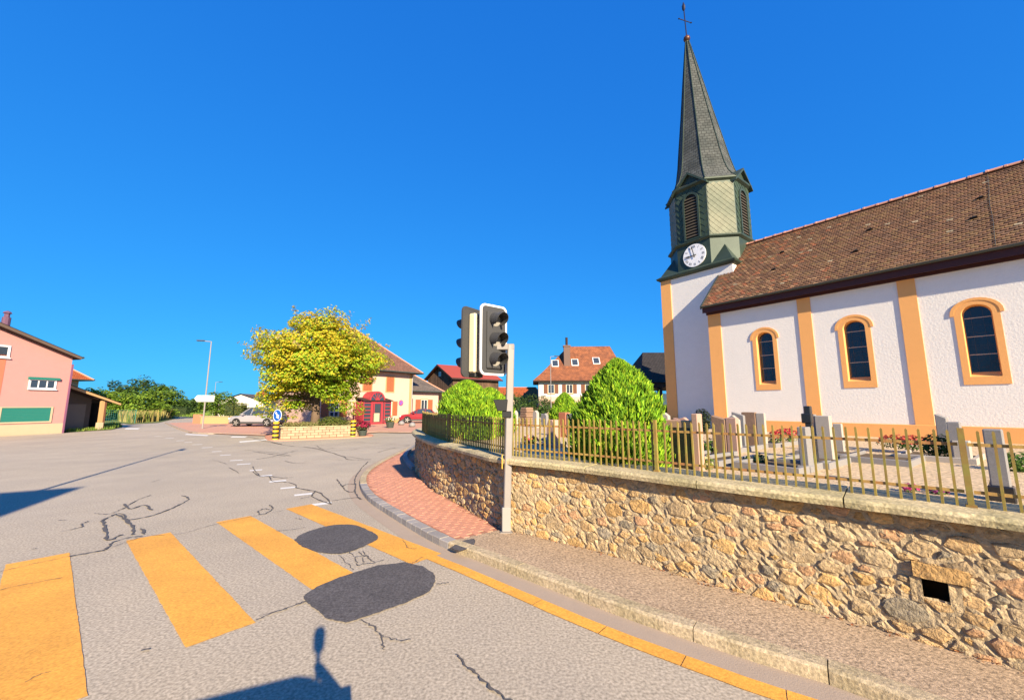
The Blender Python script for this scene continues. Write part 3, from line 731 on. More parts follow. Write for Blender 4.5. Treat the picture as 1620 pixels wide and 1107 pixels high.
# roof
EY, EZ, RY, RZ = -.34, 5.90, 3.0, 9.17
mb = B().add([(X0 - .06, EY, EZ - .02), (X1 + .2, EY, EZ - .02), (X1 + .2, RY, RZ - .02), (X0 - .06, RY, RZ - .02), (X0 - .06, 6.34, EZ - .02), (X1 + .2, 6.34, EZ - .02)], [(0, 1, 2, 3), (3, 2, 5, 4)])
mb.build('roof_deck', M['darkwood'], church)
def tile_field(name, O, Xd, Ud, L, Hh, w, rh, pal, parent, m):
    O, Xd, Ud = Vector(O), Vector(Xd).normalized(), Vector(Ud).normalized(); Nn = Xd.cross(Ud)
    mb = B(); mb.c = []; rows = int(Hh / rh) + 1; cols = int(L / w) + 1
    for r in range(rows):
        for k in range(cols):
            x0 = k * w - (w / 2 if r % 2 else 0); x0 = max(0, x0); x1 = min(L, x0 + w - .006)
            if x1 - x0 < .03: continue
            u0 = r * rh; j = rnd(-.004, .004); lift = .030 + rnd(-.004, .006); up = min(rh * 1.05, Hh - u0)
            if up < .02: continue
            P = lambda x, u, nn: O + Xd * x + Ud * u + Nn * nn
            cx = (x1 - x0)
            vs = [P(x0, u0 + .03 + j, lift), P(x0 + cx * .25, u0 + .004 + j, lift), P(x0 + cx * .75, u0 + .004 + j, lift), P(x1, u0 + .03 + j, lift), P(x1, u0 + up, .006), P(x0, u0 + up, .006),
                  P(x0, u0 + .03 + j, .0), P(x0 + cx * .25, u0 + .004 + j, .0), P(x0 + cx * .75, u0 + .004 + j, .0), P(x1, u0 + .03 + j, .0)]
            o = len(mb.v); mb.v += [tuple(v) for v in vs]
            fs = [(0, 1, 2, 3, 4, 5), (6, 7, 1, 0), (7, 8, 2, 1), (8, 9, 3, 2)]
            c = pal(x0 / L, u0 / Hh)
            for f in fs: mb.f.append(tuple(i + o for i in f)); mb.c.append(c)
    return mb.build(name, m, parent, kind='stuff')
tp_ = [(.19, .10, .055), (.17, .088, .05), (.205, .115, .058), (.14, .075, .045), (.21, .108, .058), (.22, .13, .062), (.175, .10, .06)]
def church_pal(x, u):
    c = random.choice(tp_)
    if x < .22 and random.random() < .30 * (1 - x / .22) + (.15 if u < .2 else 0): c = random.choice([(.32, .13, .06), (.29, .11, .055), (.33, .19, .10)])
    if random.random() < .012: c = (.32, .25, .16)
    k = rnd(.85, 1.15); return (c[0]*k, c[1]*k, c[2]*k)
sl = Vector((0, RY - EY, RZ - EZ)); tile_field('roof_tiles', (X0 - .06, EY - .02, EZ), (1, 0, 0), sl, X1 - X0 + .2, sl.length, .150, .118, church_pal, church, M['tile'])
sl2 = Vector((0, RY - 6.34, RZ - EZ)); tile_field('roof_tiles', (X1 + .14, 6.34, EZ), (-1, 0, 0), sl2, X1 - X0 + .2, sl2.length, .33, .3, church_pal, church, M['tile'])
rt = None; x = X0 + .5
while x < X1:
    if rt is None:
        m2 = B(); m2.loft([[(xx, .13 * cos(pi * k / 8) * f, .10 * sin(pi * k / 8) * f) for k in range(9)] for xx, f in ((0, 1.1), (.06, 1.1), (.065, 1.0), (.40, .92))], cap=False)
        rt = m2.build('ridge_tile', M['ridge'], church, smooth=False); o = rt
    else: o = share(rt, 'ridge_tile', church)
    o.location = (x, RY, RZ + .005 + rnd(-.006, .006)); o.rotation_euler = (rnd(-.03, .03), rnd(-.015, .015), rnd(-.02, .02)); x += .37
B().yprism([(EY - .04, EZ - .09), (EY - .04, EZ + .05), (RY, RZ + .06), (RY, RZ - .09)], X0 - .12, X0 - .065).build('verge_board', M['gutterm'], church)
vt = None
for x, u in ((-3.95, 2.9), (-4.0, 1.65), (-1.30, 2.85), (-1.55, 1.55), (1.18, 3.0), (1.03, 1.85)):
    if vt is None:
        m2 = B().add([(-.09, 0, 0), (.09, 0, 0), (0, .2, .0), (-.06, -.02, .07), (.06, -.02, .07)], [(0, 1, 4, 3), (1, 2, 4), (2, 0, 3), (3, 4, 2)]); vt = m2.build('vent_tile', M['dark'], church); o = vt
    else: o = share(vt, 'vent_tile', church)
    p = Vector((x, EY, EZ)) + sl.normalized() * u; o.location = p + Vector((0, -.02, .025)); o.rotation_euler = (atan2(sl.z, sl.y), 0, 0)
a_, b_ = Vector((1.35, EY, EZ)) + sl.normalized() * .1 + Vector((0, -.03, .04)), Vector((1.35, RY, RZ)) + Vector((0, -.03, .04))
B().tube([a_.lerp(b_, k / 8) + Vector((rnd(-.015, .015), 0, 0)) for k in range(9)], .006, 5).build('lightning_wire', M['gutterm'], church)

# tower: square shaft, copper octagon with clock and louvres, slate spire
TX, TY, TH = -7.35, 3.0, 1.68
tw = thing('tower', '', ''); del tw['label'], tw['category']; tw.parent = church; tw.location = (TX, TY, 0)
B().box(-TH, TH, -TH, TH, ZC - .1, 8.02).build('shaft', M['stucco'], tw)
for sx in (-1,):
    for sy in (-1, 1):
        xa, xb = sorted((sx * (TH + .035), sx * (TH - .48))); ya, yb = sorted((sy * (TH + .035), sy * (TH - .48)))
        B().box(xa, xb, ya, yb, ZC - .1, 8.03).build('corner_pilaster', M['peach'], tw)
def octo(R, a, z, dx=0.0, dy=0.0):
    P = [(-a, -R), (a, -R), (R, -a), (R, a), (a, R), (-a, R), (-R, a), (-R, -a)]
    return [(p[0] + dx, p[1] + dy, z) for p in P]
def sq(h, z): return [(-h, -h, z), (h, -h, z), (h, h, z), (-h, h, z)]
B().loft([sq(TH + .06, 7.96), sq(TH + .16, 8.03), sq(TH + .18, 8.10), sq(TH - .02, 8.24)]).build('copper_cornice', M['copper'], tw)
R, Aa = 1.65, .79
B().loft([octo(R, Aa, 8.1), octo(R, Aa, 9.46)]).build('clock_stage', M['copper'], tw)
for k in range(4):
    a = k * pi / 2; ca, sa = cos(a), sin(a); ro = lambda x, y, z: (x*ca - y*sa, x*sa + y*ca, z)
    h = TH + .05
    B().add([ro(h, -h, 8.15), ro(Aa, -R - .01, 8.2), ro(R + .01, -Aa, 8.2), ro((R + Aa) / 2 - .02, -(R + Aa) / 2 + .02, 9.12)], [(0, 1, 3), (1, 2, 3), (2, 0, 3)]).build('broach', M['copper'], tw)
B().loft([octo(R + .02, Aa + .01, 9.40), octo(R + .11, Aa + .045, 9.47), octo(R + .12, Aa + .05, 9.53), octo(R - .02, Aa - .01, 9.57)]).build('string_course', M['copper'], tw)
R2, A2 = 1.60, .765
B().loft([octo(R2, A2, 9.5), octo(R2, A2, 12.3)]).build('bell_stage', M['copper'], tw)
# diamond shingles on all eight faces
def shingles(c, xd, w, z0, z1, cut=None, size=.30):
    xd = Vector(xd); nrm = Vector((xd.y, -xd.x, 0)); mb = B(); r = 0; z = z0
    h = size / 2
    while z < z1 - h * .5:
        n = int(w / size) + 2
        for k in range(-n, n + 1):
            x = k * size + (h if r % 2 else 0)
            if abs(x) > w / 2 - h * .35: continue
            if cut and cut(x, z): continue
            xl, xr = max(-w/2 + .02, x - h + .012), min(w/2 - .02, x + h - .012); zb, zt = max(z0, z - h), min(z1, z + h)
            P = lambda x_, z_, o: tuple(Vector(c) + xd * x_ + Vector((0, 0, z_)) + nrm * o)
            mb.add([P(x, zb, .022), P(xr, z, .014), P(x, zt, .004), P(xl, z, .014), P(x, zb, 0), P(xr, z, 0), P(xl, z, 0)], [(0, 1, 2, 3), (0, 4, 5, 1), (0, 3, 6, 4)])
        z += h; r += 1
    return mb
sheens = M['shingle']; M['shingle_shaded'] = mat('copper_shingle_shaded', (.045, .07, .045), .55, .25, 3, col2=(.032, .052, .036), metal=.1, big=.15)  # shaded copy: shade put into the shingle colour of the cardinal faces
for k in range(4):
    a = k * pi / 2; xd = Vector((cos(a), sin(a), 0)); nrm = Vector((sin(a), -cos(a), 0))
    lcut = lambda x, z: abs(x) < .40 and 9.6 < z < 11.95
    shingles(nrm * (R2 + .002), xd, 2 * A2, 9.58, 12.28, lcut).build('shingles', M['shingle_shaded'], tw, kind='stuff')
    a += pi / 4; xd = Vector((cos(a), sin(a), 0)); nrm = Vector((sin(a), -cos(a), 0))
    shingles(nrm * ((R2 + A2) / sqrt(2) + .002), xd, (R2 - A2) * sqrt(2), 9.58, 12.1, None, .27).build('shingles', M['shingle'], tw, kind='stuff')
# louvre openings, gables
slat = None
for k in range(4):
    lv = thing('louvre_window', '', ''); del lv['label'], lv['category']; lv.parent = tw; lv.rotation_euler = (0, 0, k * pi / 2)
    # third level pieces hang on the louvre window
    n_ = 17; fo = arch(.395, 9.60, 11.5, .42); fi = arch(.31, 9.66, 11.48, .335)
    B().ring(fo, fi, -R2 - .07, -R2 + .02).build('louvre_frame', M['copper'], lv)
    m2 = B(); m2.add([(p[0], -R2 - .012, p[1]) for p in fi], [tuple(range(len(fi)))]); m2.build('louvre_back', M['dark'], lv)
    for q in range(14):
        zz = 9.74 + q * .142; hw = .305 if zz < 11.48 else .305 * sqrt(max(.05, 1 - ((zz + .04 - 11.48) / .335) ** 2))
        if slat is None:
            slat = B().add([(-.305, -R2 - .055, 0), (.305, -R2 - .055, 0), (.305, -R2 - .02, .07), (-.305, -R2 - .02, .07), (-.305, -R2 - .055, .012), (.305, -R2 - .055, .012), (.305, -R2 - .02, .082), (-.305, -R2 - .02, .082)],
                           [(0, 3, 2, 1), (4, 5, 6, 7), (0, 1, 5, 4), (3, 7, 6, 2)]).build('slat', mat('louvre_slat', (.075, .06, .04), .6, .2, 5), lv); o = slat
        else: o = share(slat, 'slat', lv)
        o.location = (0, 0, zz); o.scale = (hw / .305, 1, 1)
    # gable above the cardinal face
    gz0, gz1, dp = 12.2, 12.92, R2 + .17
    m2 = B()
    m2.add([(-A2, -R2 - .02, gz0 + .02), (A2, -R2 - .02, gz0 + .02), (0, -R2 - .02, gz1 - .05)], [(0, 1, 2)])
    m2.build('gable_face', M['copper'], lv)
    th = .10
    m2 = B()
    for sx in (-1, 1):
        x0_, z0_ = sx * (A2 + .10), gz0 - .07; 
        m2.add([(0, -dp, gz1), (x0_, -dp, z0_), (x0_, -dp, z0_ - th), (0, -dp, gz1 - th - .02), (0, -.45, gz1), (x0_, -R2 + .1, z0_), (x0_, -R2 + .1, z0_ - th), (0, -.45, gz1 - th - .02)],
               [(0, 1, 2, 3), (0, 4, 5, 1), (1, 5, 6, 2), (3, 2, 6, 7)])
    m2.build('gable_roof', M['copper'], lv)
B().loft([octo(R2 + .01, A2 + .005, 12.14), octo(R2 + .14, A2 + .02, 12.22), octo(R2 + .15, A2 + .02, 12.30)]).build('eaves_moulding', M['copper'], tw)
LEAN = -.47
def lean(z): return LEAN * max(0, (z - 12.3)) / 9.2
prof = [(1.74, 12.28), (1.55, 12.5), (1.36, 12.85), (1.21, 13.35), (1.08, 14.1), (.93, 15.2), (.70, 16.8), (.42, 18.9), (.20, 20.5), (.075, 21.35)]
sp = B().loft([octo(r, r * (.464 - .05 * min(1, (z - 12.28) / 1.2)), z, lean(z)) for r, z in prof]).build('spire', M['slate'], tw)
slope_uv(sp)
hips = B()
for k in range(8):
    hips.tube([Vector(octo(r + .012, (r + .012) * (.464 - .05 * min(1, (z - 12.28) / 1.2)), z, lean(z))[k]) for r, z in prof], .022, 5)
hips.build('spire_hips', M['copper'], sp)
stp = B()
for k in range(16):
    z = 14.0 + k * .45; r = .93 + (15.2 - z) * .148; stp.tube([(r * .92 + lean(z), -r * .38, z), (r * .92 + .14 + lean(z), -r * .45, z + .07)], .010, 4)
stp.build('climbing_hooks', M['iron'], sp)
zt = 21.35; lx = lean(21.5)
B().lathe([(.085, -.25), (.08, .02)], 10, (lx, 0, zt)).build('finial_base', mat('brass', (.38, .27, .08), .5, .1, 6, metal=.4), tw)
B().lathe([(.01, 0), (.10, .03), (.155, .10), (.175, .18), (.155, .26), (.10, .33), (.01, .36)], 14, (lx, 0, zt)).build('finial_ball', M['ball'], tw, smooth=True)
cr = B().tube([(lx, 0, zt + .3), (lx - .06, 0, 23.55)], .028, 6)
cr.tube([(lx + .13, .33, 22.62), (lx - .19, -.33, 22.72)], .024, 6)
cr.lathe([(.01, 0), (.05, .05), (.085, .13), (.09, .3), (.05, .42), (.01, .56)], 8, (lx - .06, 0, 23.3))
for e in ((lx + .13, .33, 22.62), (lx - .19, -.33, 22.72)): cr.lathe([(.005, -.05), (.05, 0), (.005, .05)], 6, e)
cr.build('cross', M['iron'], tw)
# clock
ck_ = thing('clock', '', ''); del ck_['label'], ck_['category']; ck_.parent = tw; ck_.location = (.05, -R - .015, 8.80)
CR = .535
m2 = B(); m2.add([(CR * cos(2*pi*k/40), -.03, CR * sin(2*pi*k/40)) for k in range(40)] + [(CR * cos(2*pi*k/40), .01, CR * sin(2*pi*k/40)) for k in range(40)], [tuple(range(40))] + [(k, (k+1) % 40, (k+1) % 40 + 40, k + 40) for k in range(40)])
m2.build('dial', M['dial'], ck_)
num = B(); rom = ['XII', 'I', 'II', 'III', 'IIII', 'V', 'VI', 'VII', 'VIII', 'IX', 'X', 'XI']
def stroke(mb, p, q, w):
    p, q = Vector(p), Vector(q); d = (q - p).normalized(); nn = Vector((-d.y, d.x)) * w / 2
    mb.add([(v[0], -.033, v[1]) for v in (p + nn, p - nn, q - nn, q + nn)], [(0, 1, 2, 3)])
for h_, s_ in enumerate(rom):
    wd = {'I': .036, 'V': .066, 'X': .066}; tot = sum(wd[c] for c in s_); x = -tot / 2; an = -h_ * pi / 6; ca, sa = cos(an), sin(an)
    T = lambda px, pz: (px * ca - pz * sa, px * sa + pz * ca)
    for c in s_:
        x1 = x + wd[c]; m_ = (x + x1) / 2; e = .008; zi, zo = .36, .475
        if c == 'I': stroke(num, T(m_, zi), T(m_, zo), .017)
        if c == 'V': stroke(num, T(x + e, zo), T(m_, zi), .017); stroke(num, T(x1 - e, zo), T(m_, zi), .010)
        if c == 'X': stroke(num, T(x + e, zo), T(x1 - e, zi), .017); stroke(num, T(x1 - e, zo), T(x + e, zi), .010)
        x = x1
num.build('numerals', M['black'], ck_)
def hand(name, ang, L, w):
    d = Vector((sin(ang), cos(ang))); nn = Vector((d.y, -d.x)); P = [d * -.10 + nn * .018, d * -.10 - nn * .018, d * (L * .55) - nn * w * .5, d * (L * .7) - nn * w, d * L, d * (L * .7) + nn * w, d * (L * .55) + nn * w * .5]
    B().add([(p[0], -.065, p[1]) for p in P] + [(p[0], -.055, p[1]) for p in P], [tuple(range(7)), tuple(range(13, 6, -1))] + [(k, (k+1) % 7, (k+1) % 7 + 7, k + 7) for k in range(7)]).build(name, M['black'], ck_)
hand('hour_hand', radians(268), .40, .042); hand('minute_hand', radians(347), .52, .028)

# ------------------------------------------------------------------ traffic signal
tl = thing('traffic_light', 'grey steel traffic signal post with two dark signal heads beside the stone wall', 'traffic light', (-.085, 6.34, PZ))
H_ = 2.86
B().box(-.055, .055, -.055, .055, .004, H_).build('post', M['steel'], tl, bevel=.012).rotation_euler = (0, radians(1.3), radians(8))
B().box(-.09, .09, -.09, .09, 0, .012).build('base_plate', M['steel'], tl)
B().box(-.066, .066, -.066, .066, .01, .36).build('base_sleeve', mat('sleeve', (.29, .27, .255), .6, .08, 5), tl, bevel=.01)
B().box(-.36, .12, -.045, .045, H_ - .09, H_ + .008).build('arm', M['steel'], tl, bevel=.01)
B().box(-.46, -.30, -.03, .03, 3.30, 3.36).box(-.33, -.27, -.03, .03, H_ - .05, 3.36).build('bracket', M['steel'], tl)
B().box(-.072, -.058, -.075, -.02, .93, 1.14).build('yellow_sticker', M['stickery'], tl)
pb = B(); pb.xprism([(-.21, 1.98), (.02, 1.98), (.0, 1.80), (-.14, 1.80)], -.09, .06); pb.box(-.07, .075, -.075, .07, 1.70, 1.80); pb.build('push_button_box', M['black'], tl, bevel=.008)
B().box(.063, .085, -.03, .04, 1.80, 1.98).build('button_plate', M['steel'], tl)
def rrect(w, h, r, n=5):
    P = []
    for cx, cz, a0 in ((w-r, h-r, 0), (-w+r, h-r, 90), (-w+r, -h+r, 180), (w-r, -h+r, 270)):
        P += [(cx + r*cos(radians(a0 + 90*k/n)), cz + r*sin(radians(a0 + 90*k/n))) for k in range(n + 1)]
    return P
def signal_head(loc, rz, border):
    hd = thing('signal_head', '', ''); del hd['label'], hd['category']; hd.parent = tl; hd.location = loc; hd.rotation_euler = (0, 0, rz)   # faces local -y
    W_, HH = .265, .57
    B().xprism(rrect(W_ - .028, HH - .028, .07), -.012, .012).build('backboard', M['greyplastic'], hd)
    if border: B().ring(rrect(W_, HH, .09), rrect(W_ - .03, HH - .03, .07), -.016, .014).build('white_border', M['whitegloss'], hd)
    else: B().ring(rrect(W_, HH, .09), rrect(W_ - .03, HH - .03, .07), -.014, .014).build('grey_border', M['greyplastic'], hd)
    B().box(-.15, .15, -.05, -.013, -.47, .47).build('housing_front', M['greyplastic'], hd, bevel=.02)
    B().box(-.115, .115, .013, .14, -.50, .46).build('housing_back', M['beigeplastic'] if not border else M['greyplastic'], hd, bevel=.02)
    if not border:
        B().box(-.10, .10, .02, .15, -.57, -.50).build('cable_box', M['black'], hd, bevel=.01)
        v = B()
        for k in range(8): v.box(-.045, .045, .1405, .144, .30 + k * .018, .308 + k * .018)
        v.build('vents', M['steel'], hd)
    for zz in (.32, .0, -.32):
        m2 = B(); n = 18; L_ = .24; r0, r1 = .118, .108; vs = []
        for k in range(n + 1):
            a = radians(-42 + 264 * k / n); dz = -.05
            ext = L_ if 18 < k * 264 / n - 42 + 42 < 246 else L_ * .55
            ext = L_ * (.45 + .55 * max(0, sin(pi * k / n)) ** .6)
            vs += [(r0*cos(a), -.05, zz + r0*sin(a)), (r1*cos(a), -.05 - ext, zz - .02 + r1*sin(a))]
            vs += [((r0-.006)*cos(a), -.05, zz + (r0-.006)*sin(a)), ((r1-.006)*cos(a), -.05 - ext, zz - .02 + (r1-.006)*sin(a))]
        m2.add(vs, [f for k in range(n) for f in ((4*k, 4*k+4, 4*k+5, 4*k+1), (4*k+2, 4*k+3, 4*k+7, 4*k+6), (4*k+1, 4*k+5, 4*k+7, 4*k+3))])
        m2.build('visor', M['greyplastic'], hd)
        B().add([(.105*cos(2*pi*k/20), -.054, zz + .105*sin(2*pi*k/20)) for k in range(20)] + [(0, -.062, zz)], [(k, (k+1) % 20, 20) for k in range(20)]).build('lens', M['lens'], hd)
signal_head((-.215, -.03, 2.93), radians(40), True)
signal_head((-.56, .06, 2.90), radians(236), False)

# ------------------------------------------------------------------ vegetation builders
def leaf_mesh(items, n_per=1):
    "items: (pos, normal, length, width, colour) -> one mesh of bent leaf faces with a colour per face"
    mb = B(); mb.c = []
    for p, nrm, L, W_, c in items:
        nrm = nrm.normalized(); a = nrm.cross(Vector((rnd(-1, 1), rnd(-1, 1), rnd(-1, 1)))); 
        if a.length < 1e-3: a = Vector((1, 0, 0))
        a.normalize(); b = nrm.cross(a); o = len(mb.v)
        mb.v += [tuple(p - a * L * .5), tuple(p + b * W_ * .5 + nrm * L * .08), tuple(p + a * L * .5 - nrm * L * .06), tuple(p - b * W_ * .5 + nrm * L * .08)]
        mb.f.append((o, o+1, o+2, o+3)); mb.c.append(c)
    return mb
def rv():
    while True:
        v = Vector((rnd(-1, 1), rnd(-1, 1), rnd(-1, 1)))
        if .01 < v.length < 1: return v
def jc(c, k=.2):
    f = rnd(1 - k, 1 + k); return (c[0]*f*rnd(.92, 1.08), c[1]*f, c[2]*f*rnd(.9, 1.1))
def tree(name, label, loc, trunk_h, trunk_r, cz, rad, nclump, nleaf, leaf, pal, csize=.9, group=None, cat='tree', flat=1.0, keep=None):
    t = thing(name, label, cat, loc, 0, group)
    mb = B(); mb.tube([(0, 0, -.1), (.03, .02, trunk_h * .5), (-.03, .05, trunk_h), (0.02, 0, cz)], [trunk_r * 1.25, trunk_r, trunk_r * .85, trunk_r * .4], 9)
    lims = B(); items = []
    cl = []
    tries = 0
    while len(cl) < nclump and tries < nclump * 30:
        tries += 1; v = rv()
        if v.length < .45 and random.random() < .6: continue
        p = Vector((v.x * rad[0], v.y * rad[1], cz + v.z * rad[2]))
        if keep and not keep(v): continue
        cl.append((p, v))
    for i, (p, v) in enumerate(cl):
        if i % 3 == 0:
            s0 = Vector((0, 0, trunk_h * rnd(.75, 1.0) + (p.z - trunk_h) * .25)); lims.tube([s0, s0.lerp(p, .5) + Vector((0, 0, -.1)), p], [trunk_r * .38, trunk_r * .2, trunk_r * .06], 5)
        r = csize * rnd(.65, 1.2)
        for _ in range(nleaf):
            q = rv(); q = q.normalized() * (q.length ** .5); pos = p + Vector((q.x * r, q.y * r, q.z * r * flat))
            nrm = (Vector((0, 0, 1)) * .9 + v * .5 + rv() * .9)
            items.append((pos, nrm, leaf * rnd(.7, 1.3), leaf * rnd(.45, .8), jc(pal(v, pos, p))))
    mb.build('trunk', M['bark'], t, smooth=True); lims.build('limbs', M['bark'], t)
    leaf_mesh(items).build('crown', M['leaf'], t)
    return t
# the big yellowing maple in the planter island
random.seed(5)
def maple(loc):
    t = thing('maple_tree', 'broad yellow green maple tree growing in the stone planter island', 'tree', loc)
    B().tube([(0, 0, -.1), (.03, .02, 1.1), (-.03, .05, 2.2), (.05, 0, 4.0), (0, 0, 5.8)], [.34, .26, .23, .16, .05], 9).build('trunk', M['bark'], t, smooth=True)
    lims = B(); items = []; cl = []
    cz, rad = 4.2, (3.6, 3.3, 3.45)
    tries = 0
    while len(cl) < 225 and tries < 14000:
        tries += 1; v = rv()
        if v.length < .5 and random.random() < .75: continue
        if v.z < -.45 and abs(v.x) < .3: continue
        if v.z < -.30 and v.x > .5: continue
        if v.z < -.72 and not (v.x < -.15 and v.z > -.86): continue
        nz_ = sin(v.x * 5.3 + 1.2) * sin(v.z * 6.1 + .4) + .8 * sin(v.y * 5.7 + v.x * 3.3 + 2)
        if nz_ > 1.0: continue
        wob_ = 1 + .13 * sin(atan2(v.z, v.x) * 5 + .6) * v.length + .07 * sin(atan2(v.z, v.x) * 11)
        p = Vector((v.x * rad[0] * wob_, v.y * rad[1], cz + v.z * rad[2] * wob_))
        if any((p - q).length < .52 for q, _ in cl): continue
        cl.append((p, v))
    for i, (p, v) in enumerate(cl):
        if i % 2 == 0:
            z0 = 1.9 + max(0, p.z - 2) * .45; s0 = Vector((0, 0, z0)); lims.tube([s0, s0.lerp(p, .5) + Vector((0, 0, .15)), p], [.085, .05, .015], 5)
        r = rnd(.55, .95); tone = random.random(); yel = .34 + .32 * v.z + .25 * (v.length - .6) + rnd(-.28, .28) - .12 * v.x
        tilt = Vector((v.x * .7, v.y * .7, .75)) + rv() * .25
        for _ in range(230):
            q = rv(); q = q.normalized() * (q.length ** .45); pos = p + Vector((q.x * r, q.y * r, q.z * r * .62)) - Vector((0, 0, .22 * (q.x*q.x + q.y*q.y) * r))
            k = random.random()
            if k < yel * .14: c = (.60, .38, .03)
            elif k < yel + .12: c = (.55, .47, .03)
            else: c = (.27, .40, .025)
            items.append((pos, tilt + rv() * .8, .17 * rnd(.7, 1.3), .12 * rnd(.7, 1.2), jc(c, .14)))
    for _ in range(26):                                  # thin leader shoots poking out of the crown
        v = rv().normalized(); v.z = abs(v.z) * .9 + .15; p = Vector((v.x * 4.0, v.y * 3.3, cz + v.z * 3.2))
        for k in range(26): items.append((p + v * rnd(0, .85) + rv() * .16, v + rv(), .17, .11, jc(random.choice(((.45, .36, .05), (.42, .40, .04), (.38, .30, .12))), .15)))
    lims.build('limbs', M['bark'], t); leaf_mesh(items).build('crown', M['leaf'], t); return t
maple((-13.0, 26.6, .3))
# clipped thujas
def thuja(label, loc, r, h, n, seed, lean=(0, 0), pal=((.23, .42, .02), (.15, .31, .016), (.34, .49, .028), (.09, .20, .012)), lw=.055, group='conical thujas in the churchyard'):
    random.seed(seed); t = thing('thuja', label, 'shrub', loc, rnd(0, 3), group); items = []
    f = (lambda u: (1 - u ** 1.8) ** .68 * (1 - .08 * max(0, .12 - u) / .12)) if seed in (31, 34) else (lambda u: (1 - u ** 2.1) ** .62 * (1 - .12 * max(0, .12 - u) / .12))
    lob = [(rnd(0, 6.28), rnd(.1, .95), rnd(.05, .12)) for _ in range(26)]
    for _ in range(n):
        u = random.random() ** .9; a = rnd(0, 2*pi); rr = r * f(u)
        k = 1 + .10 * sin(a * 5 + u * 9 + seed) * sin(u * 14 + a * 2) + sum(w_ * math.exp(-((((a - la + pi) % (2*pi)) - pi) ** 2 * 6 + (u - lu) ** 2 * 60)) for la, lu, w_ in lob)
        dep = rnd(.78, 1.02) if random.random() < .93 else rnd(1.0, 1.13); rr *= k * dep
        pos = Vector((cos(a) * rr + lean[0] * u, sin(a) * rr + lean[1] * u, u * h)); out = Vector((cos(a), sin(a), .25 + .6 * u))
        c = random.choice(pal)
        sp_ = (out * .45 + Vector((0, 0, 1)) + rv() * .55).normalized()      # spray direction
        side = sp_.cross(out + rv() * .8)
        if side.length < .01: continue
        tone = .92 + .22 * sin(a * 7 + u * 17 + seed) * sin(u * 23 - a * 4) + .16 * sin(a * 13 + 2 + u * 41); c = (c[0]*tone, c[1]*tone, c[2]*tone)
        items.append((pos, sp_, side.normalized(), lw * rnd(1.1, 2.7), lw * rnd(.4, .95), jc(c, .22)))
    mb = B(); mb.c = []
    for p, d, s, L, W_, c in items:
        o = len(mb.v); nn = d.cross(s) * L * .15
        mb.v += [tuple(p - d * L * .35 - s * W_ * .25), tuple(p - d * L * .35 + s * W_ * .25), tuple(p + d * L * .2 + s * W_ * .5 + nn), tuple(p + d * L * .65), tuple(p + d * L * .2 - s * W_ * .5 + nn)]
        mb.f.append((o, o+1, o+2, o+3, o+4)); mb.c.append(c)
    mb.build('foliage', M['thuja'], t)
    B().loft([[(cos(2*pi*k/12) * r * .80 * f(u) + lean[0]*u, sin(2*pi*k/12) * r * .80 * f(u) + lean[1]*u, u * h) for k in range(12)] for u in (0, .15, .35, .55, .75, .88, .97)]).build('inner_twigs', mat('thuja_core_%d' % seed, (.035, .06, .012), .95, .2, 9), t)
    B().tube([(0, 0, -.1), (0, 0, h * .5)], .05, 6).build('trunk', M['bark'], t)
    return t
thuja('large bright green cone shaped thuja behind the railing in front of the church', g(978, 737, ZC) + Vector((.08, .14, 0)), .77, 1.67, 22000, 31, lw=.042)
thuja('rounded bright green thuja just behind the railing left of the signal post', (-1.28, 11.45, ZC), .86, 1.60, 17000, 32, lw=.052)
thuja('second green thuja standing behind and right of the rounded one', (-.72, 12.9, ZC), .80, 1.42, 9000, 33, lw=.07)
thuja('small light green thuja far back by the pink granite stele', g(895, 668, ZC) + Vector((0, .3, 0)), .82, 1.52, 6000, 34, lw=.09)
def plant(name, label, cat, loc, r, h, n, leafs, flowers=None, nf=0, size=.05, group=None, pot=None):
    t = thing(name, label, cat, loc, 0, group); items = []
    z0 = 0.0
    if pot: B().lathe([(pot * .7, 0), (pot, pot * 1.3), (pot * .92, pot * 1.3), (pot * .85, pot * 1.1)], 12).build('pot', M['pot'], t); z0 = pot * 1.2
    for _ in range(n):
        v = rv(); pos = Vector((v.x * r, v.y * r, z0 + h * .5 + v.z * h * .5)); items.append((pos, v + Vector((0, 0, .6)) + rv() * .6, size * rnd(.8, 1.6), size * rnd(.4, .8), jc(random.choice(leafs), .25)))
    leaf_mesh(items).build('leaves', M['leaf'], t, kind='stuff')
    if flowers:
        items = []
        for _ in range(nf):
            v = rv().normalized(); v.z = abs(v.z); pos = Vector((v.x * r * .95, v.y * r * .95, z0 + h * .5 + v.z * h * .55)); 
            for _ in range(3): items.append((pos + rv() * size * .4, v + rv() * .8, size, size * .8, jc(random.choice(flowers), .2)))
        leaf_mesh(items).build('flowers', M['leaf'], t, kind='stuff')
    return t
GREEN = ((.06, .13, .025), (.09, .17, .03), (.12, .2, .04)); RED = ((.55, .03, .05), (.6, .07, .09)); PINK = ((.6, .05, .22), (.55, .12, .3))

